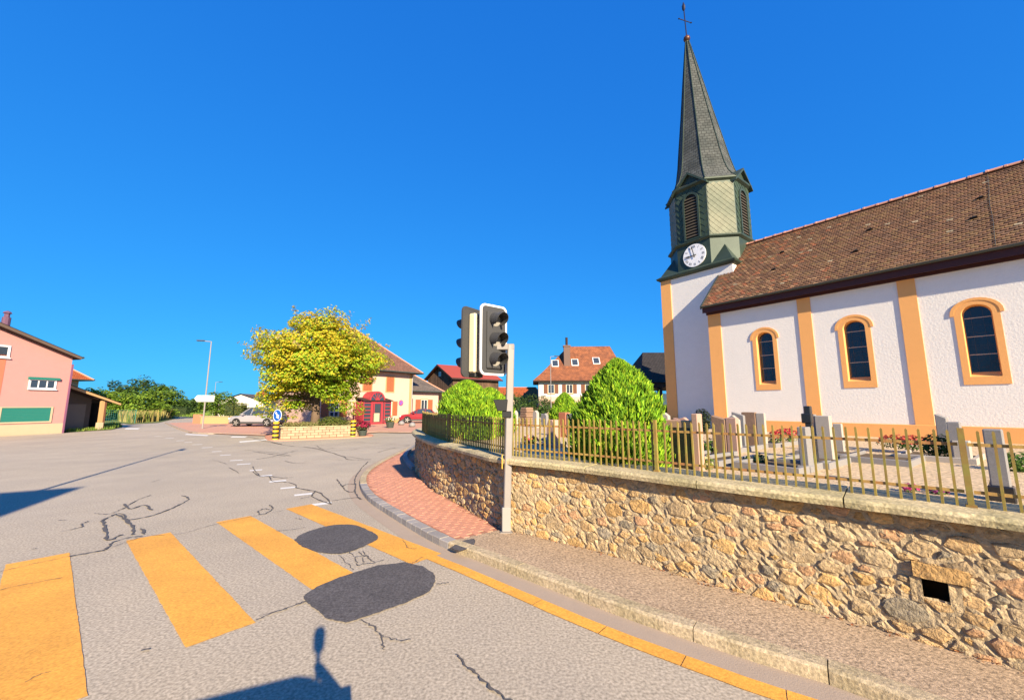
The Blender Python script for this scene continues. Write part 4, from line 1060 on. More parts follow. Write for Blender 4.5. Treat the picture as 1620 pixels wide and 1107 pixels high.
# ------------------------------------------------------------------ graves (stones, kerbs, plants)
GROT = CH_ROT
def grave(name, label, loc, build, cat='gravestone', rz=None):
    t = thing(name, label, cat, (loc[0], loc[1], ZC - .01), GROT if rz is None else rz, 'graves behind the railing'); build(t); t.scale = (.88, .9, .94); return t
def slab(name, w, d, h, m, par, x=0, y=0, z=0, top=None, bev=.012):
    if top is None: return B().box(x - w/2, x + w/2, y - d/2, y + d/2, z, z + h).build(name, m, par, bevel=bev)
    P = [(x - w/2, z), (x + w/2, z)] + [(x + a * w/2, z + b * h) for a, b in top]
    return B().xprism(P, y - d/2, y + d/2).build(name, m, par, bevel=bev)
def kerbs(par, w, L, m=None, y0=-.12):
    m = m or M['grangrey']
    B().box(-w/2, w/2, y0 - L, y0 - L + .07, 0, .11).build('border_stone', m, par, bevel=.008)
    for sx in (-1, 1): B().box(sx*w/2 - (.07 if sx > 0 else 0), sx*w/2 + (0 if sx > 0 else .07), y0 - L + .07, y0, 0, .11).build('border_stone', m, par, bevel=.008)
    B().box(-w/2 + .07, w/2 - .07, y0 - L + .07, y0, 0, .05).build('bed', M['soil'], par)
arch_top = [(1, .82)] + [(cos(pi*k/8), .82 + .18 * sin(pi*k/8)) for k in range(1, 8)] + [(-1, .82)]
point_top = [(1, .86), (0.1, 1), (-1, .86)]
slant = [(1, .9), (-1, 1)]
random.seed(77)
def g1(t): slab('stele', .30, .22, .66, M['granpink'], t, top=[(1, .8), (.55, 1), (-.55, 1), (-1, .8)]); slab('foot', .42, .32, .10, M['granpink'], t, y=-.01)
grave('gravestone', 'pink granite stele with cut corners behind the thin pickets right of the signal post', g(876, 707, ZC), g1)
def g2(t): slab('stele', .34, .2, .78, M['granred'], t); slab('side', .5, .16, .74, M['grangrey'], t, x=.44)
grave('gravestone', 'red sandstone slab with a grey wing left of the large thuja', g(893, 691, ZC), g2)
def g3(t):
    for k in range(7): slab('rock', .62 + rnd(-.12, .1), .5, .13, M['granbrown'], t, x=rnd(-.06, .06), z=k * .125, bev=.03)
grave('stone_pillar', 'rough brown stacked rock pillar at the back of the churchyard', g(833, 671, ZC), g3, 'pillar')
def g4(t):
    slab('plaque', .44, .05, .60, M['granblack'], t, x=-.02, y=-.04, z=.03); slab('pillar', .11, .16, .88, M['granpink'], t, x=.27, z=0.0); slab('head', .56, .12, .13, M['granpink'], t, x=-.06, y=.03, z=.64)
    slab('backing', .50, .06, .66, M['granpink'], t, x=-.04, y=.03)
grave('gravestone', 'black polished grave plaque with a tall pink granite pillar near the large thuja', g(1080, 741, ZC) + Vector((.05, .05, 0)), g4)
def g5(t): slab('stele', .30, .16, .80, M['granbrown'], t, top=slant); slab('side', .22, .14, .76, M['granpink'], t, x=.27); kerbs(t, .8, 1.3)
grave('gravestone', 'brown stone beside a paler pink one under the church corner pilaster', g(1142, 718, ZC), g5)
def g6(t): slab('stele', .30, .10, .80, M['granpale'], t, top=point_top); slab('foot', .4, .2, .09, M['grangrey'], t)
grave('gravestone', 'slim pale stone with pointed top left of the first church window', g(1163, 714, ZC), g6)
def g6b(t): slab('stele', .28, .10, .86, M['grangrey'], t, top=slant); slab('foot', .4, .2, .09, M['grangrey'], t); kerbs(t, .75, 1.2)
grave('gravestone', 'grey stone with slanting top just behind the pale pointed one', g(1172, 710, ZC), g6b)
def g7(t): slab('stele', .34, .12, .84, M['granbrown'], t); slab('flank', .2, .10, .82, M['granpale'], t, x=.28); kerbs(t, .9, 1.3)
grave('gravestone', 'dark brown stone with a pale flank below the first church window', g(1189, 706, ZC), g7)
def g8(t):
    slab('shaft', .10, .10, 1.0, M['granblack'], t); slab('lower_block', .14, .13, .45, M['granblack'], t); slab('upper_block', .15, .12, .16, M['granblack'], t, z=.72, x=-.02)
grave('gravestone', 'tall black stepped granite marker between the first two church windows', g(1292, 741, ZC) + Vector((0, .06, 0)), g8)
def g9(t): slab('stele', .13, .22, .68, M['grangrey'], t); slab('foot', .2, .3, .1, M['grangrey'], t)
grave('gravestone', 'narrow grey granite stele just left of the black stepped marker', g(1278, 745, ZC), g9)
def g10(t): slab('stele', .24, .16, .82, M['granpale'], t); slab('flank', .14, .13, .84, M['grangrey'], t, x=-.19); kerbs(t, .8, 1.2)
grave('gravestone', 'pale two tone stone just right of the black stepped marker', g(1309, 728, ZC), g10)
def g11(t): slab('stele', .16, .1, .62, M['granpale'], t); kerbs(t, .9, 1.2)
grave('gravestone', 'low white stone under the second church window', g(1330, 716, ZC), g11)
def g12(t): slab('stele', .17, .30, .84, M['grangrey'], t, top=slant); kerbs(t, 1.1, 1.5, M['granpale'])
grave('gravestone', 'grey upright stone with slanted top below the third church window', g(1498, 720, ZC), g12)
def g13(t): slab('stele', .17, .22, .72, M['grangrey'], t); slab('lower_block', .22, .26, .40, M['granpale'], t, x=.06)
grave('gravestone', 'grey rough stone with a paler lower block behind the thick railing post', g(1518, 732, ZC), g13)
def g14(t): slab('stele', .15, .14, .60, M['grangrey'], t, z=.16); slab('foot', .2, .2, .17, M['granblack'], t)
grave('gravestone', 'tall grey marbled stone on a dark foot at the right end of the railing', g(1588, 792, ZC), g14)
def lant(t): B().lathe([(.035, 0), (.042, .02), (.042, .17), (.03, .21), (.012, .235)], 10).build('body', M['granblack'], t)
grave('grave_lantern', 'small black grave lantern left of the marbled stone', g(1577, 789, ZC), lant, 'lantern')
def lowkerb(t): kerbs(t, 1.0, 1.5, y0=.7)
for x, y, lb in ((1215, 703, 'grey grave border with red flowers below the first church window'), (1400, 728, 'grey grave border right of the second church window'), (1130, 728, 'grey grave border behind the pink granite pillar'), (1240, 738, 'grey grave border left of the narrow grey stele')):
    grave('grave_border', lb, g(x, y, ZC), lowkerb, 'grave')
def gx(px, py, dz=0.0): v = g(px, py, ZC); return Vector((v.x, v.y, ZC - .01 + dz))
plant('flowers', 'red geraniums on the grave below the first church window', 'flowers', gx(1246, 704, .08), .26, .30, 260, GREEN, RED, 70, .05, 'grave flowers')
plant('flowers', 'red flowers beside the grey border left of the geraniums', 'flowers', gx(1228, 706, .08), .16, .26, 160, GREEN, RED, 50, .05, 'grave flowers')
plant('flowers', 'orange red flowers on the grave left of the slanted grey stone', 'flowers', gx(1420, 716, .08), .30, .26, 260, GREEN, ((.6, .1, .06), (.65, .16, .1)), 80, .05, 'grave flowers')
plant('flowers', 'pale red flowers in the middle of the grave by the third window', 'flowers', gx(1448, 718, .08), .28, .26, 240, GREEN, ((.6, .14, .1), (.6, .08, .08)), 70, .05, 'grave flowers')
plant('plant', 'dark green leafy plant at the foot of the slanted grey stone', 'plant', gx(1486, 728, .05), .24, .42, 500, ((.02, .05, .015), (.05, .10, .02)), None, 0, .06, 'grave flowers')
plant('flowers', 'bright pink flowers close behind the railing', 'flowers', gx(1441, 778), .07, .09, 60, GREEN, PINK, 40, .03, 'grave flowers')
plant('flowers', 'purple flowers close behind the railing by the thick post', 'flowers', gx(1484, 781), .09, .07, 70, GREEN, ((.2, .03, .12), (.3, .05, .2)), 30, .03, 'grave flowers')
plant('plant', 'green leafy plant at the right edge behind the railing', 'plant', gx(1612, 745), .25, .30, 300, GREEN, None, 0, .06, 'grave flowers')
plant('plant', 'green potted plant right of the pink granite pillar', 'plant', gx(1122, 716), .24, .30, 260, GREEN, None, 0, .06, 'grave flowers')
plant('plant', 'yellow green plant low behind the railing by the pink pillar', 'plant', gx(1116, 742), .13, .2, 200, ((.2, .22, .03), (.12, .2, .03)), ((.6, .55, .3),), 12, .045, 'grave flowers')
plant('plant', 'blue green plant on the grave left of the narrow grey stele', 'plant', gx(1203, 735), .10, .2, 160, ((.03, .13, .06), (.06, .17, .05)), None, 0, .045, 'grave flowers')
plant('plant', 'small green plant with white blossom beside the blue green one', 'plant', gx(1187, 733), .12, .14, 140, GREEN, ((.7, .7, .65),), 14, .04, 'grave flowers')
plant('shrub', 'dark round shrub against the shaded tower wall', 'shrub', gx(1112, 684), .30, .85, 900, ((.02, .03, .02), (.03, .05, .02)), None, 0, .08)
plant('flowers', 'small red and white flowers behind the thin pickets', 'flowers', gx(838, 702), .22, .2, 120, GREEN, RED + ((.7, .7, .68),), 40, .06, 'grave flowers')
plant('flowers', 'white flowers by the pink stele', 'flowers', gx(862, 704), .16, .18, 100, ((.1, .13, .1),), ((.65, .66, .68),), 40, .05, 'grave flowers')
for k, (x, y, tp, w_, m_, lb) in enumerate(((1053, 690, 1, .35, 'granpale', 'pale pointed stone at the tower foot left of the dark shrub'), (1080, 690, 0, .55, 'granpink', 'rough pinkish boulder stone behind the black plaque'), (848, 676, 1, .3, 'granpale', 'small pale pointed stone far back beside the rock pillar'), (815, 676, 1, .28, 'granpale', 'small pale stone far back just right of the signal post'), (862, 674, 0, .4, 'grangrey', 'low grey stone in the back row right of the rock pillar'))):
    def gg(t): slab('stele', w_, .16, .62 + .15 * tp, M[m_], t, top=point_top if tp else [(1, .8), (.4, 1), (-.3, .92), (-1, .95)])
    grave('gravestone', lb, g(x, y, ZC), gg)

# ------------------------------------------------------------------ buildings
def part(name, par):
    w = bpy.data.objects.new(name, None); COL.objects.link(w); w.parent = par; w.empty_display_size = .2; return w
def window(par, x0, x1, z0, z1, y=0.0, trim=.10, tm=None, gm=None, mull=1, shut=None, sw=None, closed=False, sill=True, fm=None, trans=0):
    "a window standing on the facade plane y (front is -y)"
    w = part('window', par); tm = tm or M['sand']; fm = fm or M['whitegloss']
    if trim: B().ring([(x0-trim, z0-trim), (x1+trim, z0-trim), (x1+trim, z1+trim), (x0-trim, z1+trim)], [(x0, z0), (x1, z0), (x1, z1), (x0, z1)], y - .05, y + .02).build('frame_trim', tm, w)
    if closed:
        mid = (x0 + x1) / 2
        for a, b in ((x0 + .01, mid - .01), (mid + .01, x1 - .01)):
            sh = B().box(a, b, y - .045, y - .01, z0 + .01, z1 - .01)
            for k in range(int((z1 - z0) / .12)): sh.box(a + .05, b - .05, y - .056, y - .046, z0 + .08 + k * .12, z0 + .13 + k * .12)
            sh.build('shutter', shut or M['shutter'], w)
        return w
    f = .05
    B().ring([(x0, z0), (x1, z0), (x1, z1), (x0, z1)], [(x0+f, z0+f), (x1-f, z0+f), (x1-f, z1-f), (x0+f, z1-f)], y - .03, y + .01).build('frame', fm, w)
    B().box(x0 + f, x1 - f, y - .012, y - .006, z0 + f, z1 - f).build('pane', gm or M['glass'], w)
    for k in range(mull):
        xm = x0 + (x1 - x0) * (k + 1) / (mull + 1); B().box(xm - .03, xm + .03, y - .032, y - .014, z0 + f, z1 - f).build('mullion', fm, w)
    for k in range(trans):
        zm = z0 + (z1 - z0) * (k + 1) / (trans + 1); B().box(x0 + f, x1 - f, y - .028, y - .014, zm - .02, zm + .02).build('transom', fm, w)
    if sill: B().box(x0 - trim - .04, x1 + trim + .04, y - .11, y - .052, z0 - trim - .05, z0 - trim + .01).build('sill', tm, w)
    if shut:
        ww = sw or (x1 - x0) / 2
        for a, b in ((x0 - trim - ww, x0 - trim - .01), (x1 + trim + .01, x1 + trim + ww)):
            sh = B().box(a, b, y - .05, y - .012, z0 - .02, z1 + .02)
            for k in range(int((z1 - z0) / .14)): sh.box(a + .05, b - .05, y - .062, y - .051, z0 + .07 + k * .14, z0 + .13 + k * .14)
            sh.build('shutter', shut, w)
    return w
def roof_obj(name, faces_v, faces, m, par):
    o = B().add(faces_v, faces).build(name, m, par); slope_uv(o); return o
def hip_roof(par, x0, x1, y0, y1, ze, zr, hl, hr, m, ov=.6, th=.14, soffit=None, flare=0.0):
    X0_, X1_, Y0_, Y1_ = x0 - ov, x1 + ov, y0 - ov, y1 + ov; ym = (y0 + y1) / 2
    V = [(X0_, Y0_, ze), (X1_, Y0_, ze), (X1_, Y1_, ze), (X0_, Y1_, ze), (x0 + hl, ym, zr), (x1 - hr, ym, zr)]
    o = roof_obj('roof', V, [(0, 1, 5, 4), (1, 2, 5), (2, 3, 4, 5), (3, 0, 4)], m, par)
    B().box(X0_ + .02, X1_ - .02, Y0_ + .02, Y1_ - .02, ze - th, ze - .004).build('eaves', soffit or M['darkwood'], par)
    g_ = B()
    g_.box(X0_ - .06, X1_ + .06, Y0_ - .12, Y0_ - .005, ze - .1, ze + .02); g_.build('gutter_pipe', M['gutterm'], par)
    hp = B()
    for a, b in ((0, 4), (1, 5), (4, 5)):
        hp.tube([V[a], V[b]], .10, 6)
    hp.build('ridge_tiles', m if False else M['ridge'], o)
    return o
# --- inn with brown hipped roof and red porch (front faces local -y, x to the right)
D_ = Vector((sin(radians(35.7)), cos(radians(35.7)), 0)); INN = Vector((-11.61, 46.05, 0)); INN_R = atan2(D_.y, D_.x)
inn = thing('inn', 'cream inn with brown hipped roof, orange shutters and red glazed porch behind the maple', 'building', INN, INN_R)
B().box(-10.4, 0, 0, 9.5, -.1, 5.55).build('wall', M['restwall'], inn)
B().box(-.30, .03, -.03, .3, -.1, 5.54).build('corner_trim', M['sand'], inn)
B().box(-10.42, -.28, -.025, .05, -.1, .5).build('plinth', M['sand'], inn)
hip_roof(inn, -10.4, 0, 0, 9.5, 5.62, 10.6, 5.0, 4.6, M['brownroof'], .9)
window(inn, -3.45, -2.5, 3.42, 5.0, closed=True); window(inn, -6.3, -5.3, 3.42, 5.0, closed=True); window(inn, -9.3, -8.4, 3.42, 5.0, closed=True)
window(inn, -3.55, -2.65, .85, 2.35, gm=M['curtain'], shut=M['shutter'], sw=.62, trim=.12)
window(inn, -9.75, -8.85, .85, 2.75, shut=M['shutter'], sw=.75, trim=.12, trans=3, mull=1)
B().tube([(.05, -.08, 5.5), (.05, -.08, .1)], .05, 6).build('downpipe', M['signback'], inn)
# porch
PX0, PX1, PY = -7.05, -3.75, -1.35
po = part('porch', inn); ps = B()
for x in (PX0, PX0 + .95, PX0 + 1.2, PX1 - 1.0 - .2, PX1 - .85, PX1 - .07): ps.box(x, x + .09, PY, PY + .09, 0, 2.35)
ps.box(PX0, PX1 + .02, PY - .01, PY + .1, 2.3, 2.42).box(PX0, PX0 + .95, PY + .01, PY + .08, 0, .18).box(PX1 - .85, PX1, PY + .01, PY + .08, 0, .18)
for k in range(6): ps.box(PX0 + .1, PX0 + .95, PY + .02, PY + .07, .32 + k * .36, .40 + k * .36); ps.box(PX1 - .8, PX1, PY + .02, PY + .07, .32 + k * .36, .40 + k * .36)
xc = (PX0 + PX1) / 2 - .05; AR = .92
for k in range(12):
    a, b = pi * k / 12, pi * (k + 1) / 12; P = [(xc + r_ * cos(t_), 2.42 + r_ * sin(t_)) for t_, r_ in ((a, AR), (b, AR), (b, AR - .14), (a, AR - .14))]; ps.xprism(P, PY - .02, PY + .1)
    P = [(xc + r_ * cos(t_), 2.42 + r_ * sin(t_)) for t_, r_ in ((a, .26), (b, .26), (b, .02), (a, .02))]; ps.xprism(P, PY - .02, PY + .08)
for a in (35, 65, 90, 115, 145):
    c_, s_ = cos(radians(a)), sin(radians(a)); ps.obox((xc + .52 * c_, PY + .03, 2.42 + .52 * s_), (c_, 0, s_), (0, 1, 0), (-s_, 0, c_), .34, .035, .03)
ps.build('porch_frame', M['redpaint'], po)
dr = B(); dr.ring([(xc - .72, .02), (xc + .72, .02), (xc + .72, 2.28), (xc - .72, 2.28)], [(xc - .48, .25), (xc + .48, .25), (xc + .48, 2.1), (xc - .48, 2.1)], PY + .01, PY + .07); dr.build('porch_door', M['redpaint'], po)
B().box(PX0 + .05, PX1 - .05, PY + .072, PY + .085, .15, 2.3).build('porch_glass', M['glass'], po)
B().add([(xc + .8 * cos(pi*k/14), PY + .04, 2.42 + .8 * sin(pi*k/14)) for k in range(15)], [tuple(range(15))]).build('fan_light', M['glass'], po)
B().box(xc - .40, xc + .30, PY - .0, PY + .06, .3, 1.15).build('notice_panel', M['cream'], po)
B().box(PX0 + .01, PX0 + .06, PY + .1, 0, 0, 2.3).box(PX1 - .06, PX1 - .01, PY + .1, 0, 0, 2.3).build('porch_side', M['redpaint'], po)
o = B().add([(PX0 - .15, PY - .15, 2.43), (PX1 + .15, PY - .15, 2.43), (PX1 + .15, .02, 2.75), (PX0 - .15, .02, 2.75), (PX0 - .15, PY - .15, 2.36), (PX1 + .15, PY - .15, 2.36)], [(0, 1, 2, 3), (4, 5, 1, 0)]).build('porch_roof', M['darkwood'], po)
bt = B()
for k in range(10):
    a, b = pi * k / 10, pi * (k + 1) / 10; bt.add([(xc + AR * cos(a), PY, 2.44 + AR * sin(a)), (xc + AR * cos(b), PY, 2.44 + AR * sin(b)), (xc + AR * cos(b), .02, 2.44 + AR * sin(b)), (xc + AR * cos(a), .02, 2.44 + AR * sin(a))], [(0, 1, 2, 3)])
bt.build('barrel_roof', M['redpaint'], po)
# lattice side of the porch
la = B()
for k in range(9): la.obox((PX0 - .55, PY + .05, .3 + k * .22), (1, 0, .9), (0, 1, 0), (-.9, 0, 1), .5, .012, .02)
la.box(PX0 - 1.0, PX0 - .94, PY, PY + .08, 0, 2.2); la.box(PX0 - .95, PX0, PY + .01, PY + .07, 2.15, 2.22); la.build('lattice', M['redpaint'], po)
# no parking disc on the inn's wall
np_ = thing('no_parking_sign', 'small round blue and red no parking disc on the inn wall', 'sign', INN + D_ * -1.44 + Vector((D_.y, -D_.x, 0)) * .06 + Vector((0, 0, 2.2)), INN_R)
def disc(r, y, n=24): return B().add([(r * cos(2*pi*k/n), y, r * sin(2*pi*k/n)) for k in range(n)], [tuple(range(n))])
disc(.30, 0).build('rim', M['signred'], np_); disc(.235, -.006).build('field', M['violet'], np_)
B().obox((0, -.012, 0), (1, 0, -1), (0, 1, 0), (1, 0, 1), .24, .003, .03).build('slash', M['signred'], np_)
# side wing
wing = thing('inn_wing', 'low cream side wing of the inn with orange shutters and grey hipped roof', 'building', INN + D_ * .05 + Vector((-D_.y, D_.x, 0)) * 1.0, INN_R)
B().box(0, 5.2, 0, 7, -.1, 3.55).build('wall', M['restwall'], wing)
hip_roof(wing, 0, 5.2, 0, 7, 3.62, 6.6, .2, 3.2, M['greyroof'], .55)
window(wing, 2.35, 3.35, .75, 2.6, shut=M['shutter'], sw=.75, trim=.1, gm=M['glass'])
B().ring([(.15, 0), (1.05, 0), (1.05, 2.7), (.15, 2.7)], [(.3, .1), (.9, .1), (.9, 2.55), (.3, 2.55)], -.05, .02).box(.3, .9, -.03, 0, .1, 2.55).build('door', M['brownshutter'], wing)
an = thing('antenna', 'thin metal roof antenna on the inn roof', 'antenna', INN + D_ * -1.5 + Vector((-D_.y, D_.x, 0)) * 5 + Vector((0, 0, 6.6)), INN_R)
a2 = B().tube([(0, 0, 0), (0, 0, 2.0)], .03, 5)
for k in range(4): a2.tube([(-.35, 0, 1.2 + k * .22), (.35, 0, 1.2 + k * .22)], .018, 4)
a2.build('mast', M['signback'], an)
# --- barn
bp_ = at(717, 592, 58); BR = atan2(-1, 2.1)
barn = thing('barn', 'dark weathered wooden barn with red roof behind the thujas', 'barn', (bp_.x, 58, 0), radians(40))
# gable end to the left of the corner, long side to the right
Vg = Vector((-.72, .69, 0))
def bb(x, y, z): return (x, y, z)
gw, ln = 7.6, 8.4
# local frame: long side along +x, gable end along +y at x=0
B().add([(0, 0, -.1), (ln, 0, -.1), (ln, gw, -.1), (0, gw, -.1), (0, 0, 6.1), (ln, 0, 6.1), (ln, gw, 6.1), (0, gw, 6.1), (0, gw/2, 8.0), (ln, gw/2, 8.0)], [(0, 1, 5, 4), (1, 2, 6, 9, 5), (2, 3, 7, 6), (3, 0, 4, 8, 7)]).build('wall', M['barnwood'], barn)
pl_ = None
for k in range(28):
    o = B().box(k * .3 + .01, k * .3 + .285, -.03, -.004, -.1, 6.05).build('plank', M['barnwood'], barn)
for k in range(24):
    y = k * .316; zt_ = 6.05 + 1.85 * (1 - abs(y + .15 - gw/2) / (gw/2)); B().box(-.03, -.004, y + .01, y + .29, -.1, zt_).build('plank', M['barnwood'], barn)
roof_obj('roof', [(-.6, -.6, 5.85), (ln + .4, -.6, 5.85), (ln + .4, gw/2, 8.12), (-.6, gw/2, 8.12), (ln + .4, gw + .6, 5.85), (-.6, gw + .6, 5.85)], [(0, 1, 2, 3), (3, 2, 4, 5)], M['redmetal'], barn)
B().yprism([(-.62, 5.65), (-.62, 5.83), (gw/2, 8.10), (gw + .62, 5.83), (gw + .62, 5.65), (gw/2, 7.86)], -.58, -.5).build('verge_board', M['darkwood'], barn)
B().box(-.6, ln + .4, -.66, -.61, 5.66, 5.86).build('fascia', M['darkwood'], barn)
bw = part('hatch', barn); B().box(-.05, -.032, gw/2 - .35, gw/2 + .35, 6.3, 7.0).build('hatch_pane', M['curtain'], bw); B().box(-.06, -.051, gw/2 - .03, gw/2 + .03, 6.3, 7.0).build('hatch_bar', M['darkwood'], bw)
# --- house in the middle distance
hp0 = at(852, 603, 68)
house = thing('farmhouse', 'white two storey farmhouse with steep red tiled roof and brown shutters', 'house', (hp0.x, 68, 0), radians(-3))
hw_, hd_ = 15.5, 11
B().box(0, hw_, 0, hd_, -.1, 6.2).build('wall', M['stucco_flat'], house)
B().box(-.02, hw_ + .02, -.02, hd_, -.1, 3.35).build('ground_floor', M['restwall'], house)
ov = .95
# bell-cast half-hipped roof
e0, e1 = [(-ov, -ov, 6.05), (hw_ + ov, -ov, 6.05), (hw_ + ov, hd_ + ov, 6.05), (-ov, hd_ + ov, 6.05)], [(.6, .9, 7.5), (hw_ - .6, .9, 7.5), (hw_ - .6, hd_ - .9, 7.5), (.6, hd_ - .9, 7.5)]
V = e0 + e1 + [(5.6, hd_/2, 12.7), (hw_ - 2.2, hd_/2, 12.7)]
o = roof_obj('roof', V, [(0, 1, 5, 4), (1, 2, 6, 5), (2, 3, 7, 6), (3, 0, 4, 7), (4, 5, 9, 8), (5, 6, 9), (6, 7, 8, 9), (7, 4, 8)], M['redroof'], house)
B().box(-ov + .03, hw_ + ov - .03, -ov + .03, hd_, 5.85, 6.03).build('eaves', M['darkwood'], house)
chm = B().box(4.55, 5.65, 2.0, 3.0, 8.4, 12.2).box(4.45, 5.75, 1.9, 3.1, 12.2, 12.45); chm.build('chimney', mat('chimney', (.14, .09, .075), .9, .2, 4), o); B().tube([(5.1, 2.5, 12.4), (5.1, 2.5, 13.9)], .22, 8).build('chimney_pot', M['darkwood'], o)
for x, u in ((3.0, .33), (6.5, .36), (10.3, .42)):
    y0_, z0_ = .9 + (hd_/2 - .9) * u, 7.5 + 5.2 * u; d_ = Vector((0, hd_/2 - .9, 5.2)).normalized()
    c_ = Vector((x, y0_, z0_)) + Vector((0, -d_.z, d_.y)) * .05
    sk = part('skylight', house); B().obox(c_, (1, 0, 0), d_, (0, -d_.z, d_.y), .62, .85, .06).build('frame', M['whitegloss'], sk); B().obox(c_ + Vector((0, -d_.z, d_.y)) * .065, (1, 0, 0), d_, (0, -d_.z, d_.y), .5, .73, .01).build('pane', M['glass'], sk)
for x in (1.6, 4.7, 7.9, 11.2): window(house, x, x + 1.05, 3.9, 5.4, trim=.1, shut=M['brownshutter'], sw=.62)
for x in (2.6, 5.6, 8.8): window(house, x, x + 1.0, .9, 2.5, y=-.02, trim=.1, shut=M['brownshutter'], sw=.62)
# --- dark canopy at the tower foot
cn = thing('canopy', 'dark tiled porch canopy on posts behind the church tower', 'canopy', (8.2, 25.5, 0), CH_ROT + radians(53))
roof_obj('roof', [(-.3, -1.2, 3.35), (6.5, -1.2, 3.35), (6.5, 2.0, 5.6), (.9, 2.0, 5.6), (-.3, 5.2, 3.35), (6.5, 5.2, 3.35)], [(0, 1, 2, 3), (3, 2, 5, 4), (0, 3, 4)], roofmat('dark_slate_roof', (.035, .03, .03), (.025, .022, .022)), cn)
B().box(-.25, 6.5, -1.1, 5.1, 3.05, 3.33).build('beam', M['darkwood'], cn)
for x, y in ((.9, -.9), (.9, 4.7), (5, 4.7)): B().box(x - .12, x + .12, y - .12, y + .12, ZC - .05, 3.05).build('post', M['darkwood'], cn)
# --- white far house
wh = thing('white_house', 'low white house with a shallow gable far behind the silver car', 'house', (at(416, 640, 72).x, 72, 0), radians(10))
B().add([(-7.2, 0, -.1), (0, 0, -.1), (0, 9, -.1), (-7.2, 9, -.1), (-7.2, 0, 2.5), (0, 0, 2.5), (0, 9, 2.5), (-7.2, 9, 2.5), (-3.7, 0, 3.75), (-3.7, 9, 3.75)], [(0, 1, 5, 8, 4), (1, 2, 6, 5), (2, 3, 7, 9, 6), (3, 0, 4, 7)]).build('wall', M['stucco_flat'], wh)
roof_obj('roof', [(-7.9, -.4, 2.38), (-3.7, -.4, 3.95), (.6, -.4, 2.38), (-7.9, 9.3, 2.38), (-3.7, 9.3, 3.95), (.6, 9.3, 2.38)], [(0, 1, 4, 3), (1, 2, 5, 4)], M['greyroof'], wh)
# flags by the white house: red awning
aw = thing('red_parasol', 'small red folded sunshade left of the maple', 'sunshade', (at(412, 655, 55).x, 55, 0))
B().lathe([(.9, 3.2), (.5, 3.75), (.02, 4.05)], 8).build('cloth', M['redpaint'], aw); B().tube([(0, 0, 0), (0, 0, 3.9)], .04, 6).build('pole', M['signback'], aw)
# --- pink house at the left edge
LH_D = Vector((.244, .970, 0)); LHR = atan2(LH_D.y, LH_D.x)
lh = thing('pink_house', 'pink house with brown tiled gable roof and teal shutter at the left edge', 'house', (-31.99, 28.76, 0), LHR)
B().add([(-11, 0, -.1), (0, 0, -.1), (0, 12, -.1), (-11, 12, -.1), (-11, 0, 5.35), (0, 0, 5.35), (0, 12, 5.35), (-11, 12, 5.35), (-5.5, 0, 7.52), (-5.5, 12, 7.52)], [(0, 1, 5, 8, 4), (1, 2, 6, 5), (2, 3, 7, 9, 6), (3, 0, 4, 7)]).build('wall', M['pink'], lh)
B().box(-11, .01, -.03, .02, -.1, .70).build('plinth', M['cream'], lh)
B().add([(-11, -.012, .7), (-3.25, -.012, .7), (-3.25, -.012, 5.2), (-11, -.012, 5.2)], [(0, 1, 2, 3)]).build('orange_panel', M['orange_r'], lh)
rf = roof_obj('roof', [(-5.5, -.5, 7.80), (.28, -.5, 5.46), (.28, 12.5, 5.46), (-5.5, 12.5, 7.80), (-11.28, -.5, 5.46), (-11.28, 12.5, 5.46)], [(0, 1, 2, 3), (4, 0, 3, 5)], M['greyroof'], lh)
B().xprism([(-5.5, 7.77), (.26, 5.44), (.26, 5.26), (-5.5, 7.57)], -.48, -.42).xprism([(-5.5, 7.57), (-11.26, 5.26), (-11.26, 5.44), (-5.5, 7.77)], -.48, -.42).build('verge_board', mat('verge_brown', (.12, .08, .06), .8, .2, 4), lh)
B().xprism([(-5.5, 7.63), (.24, 5.31), (.24, 5.25), (-5.5, 7.55)], -.41, 12).build('soffit', M['darkwood'], lh)
ch_ = B().tube([(-3.15, .9, 6.6), (-3.15, .9, 7.75)], .20, 10); ch_.tube([(-3.15, .9, 7.76), (-3.15, .9, 8.02)], .14, 8); ch_.lathe([(.22, 8.02), (.17, 8.12), (.02, 8.2)], 8, (-3.15, .9, 0)); ch_.build('flue', mat('flue', (.12, .06, .10), .5, .1, 5), rf)
B().tube([(.33, -.5, 5.40), (.33, 12.4, 5.40)], .08, 6).build('gutter_pipe', M['gutterm'], rf)
B().box(.0, .10, -.06, .05, -.05, 4.9).build('downpipe', mat('downpipe', (.20, .08, .14), .5, .1, 5), lh)
window(lh, -2.0, -.72, 3.10, 3.68, trim=.05, tm=M['whitegloss'], gm=M['glass'], mull=2)
B().box(-2.12, -.55, -.14, -.02, 3.70, 3.86).build('shutter_box', M['teal'], lh)
window(lh, -4.3, -3.2, 5.06, 5.75, trim=.06, tm=M['whitegloss'], mull=0)
gd = part('garage_shutter', lh); B().ring([(-3.2, .78), (-.64, .78), (-.64, 1.86), (-3.2, 1.86)], [(-3.08, .88), (-.74, .88), (-.74, 1.80), (-3.08, 1.80)], -.05, .02).build('frame', M['cream'], gd)
for k in range(9): B().box(-3.08, -.74, -.03, -.012, .882 + k * .102, .978 + k * .102).build('slat', M['teal'], gd)
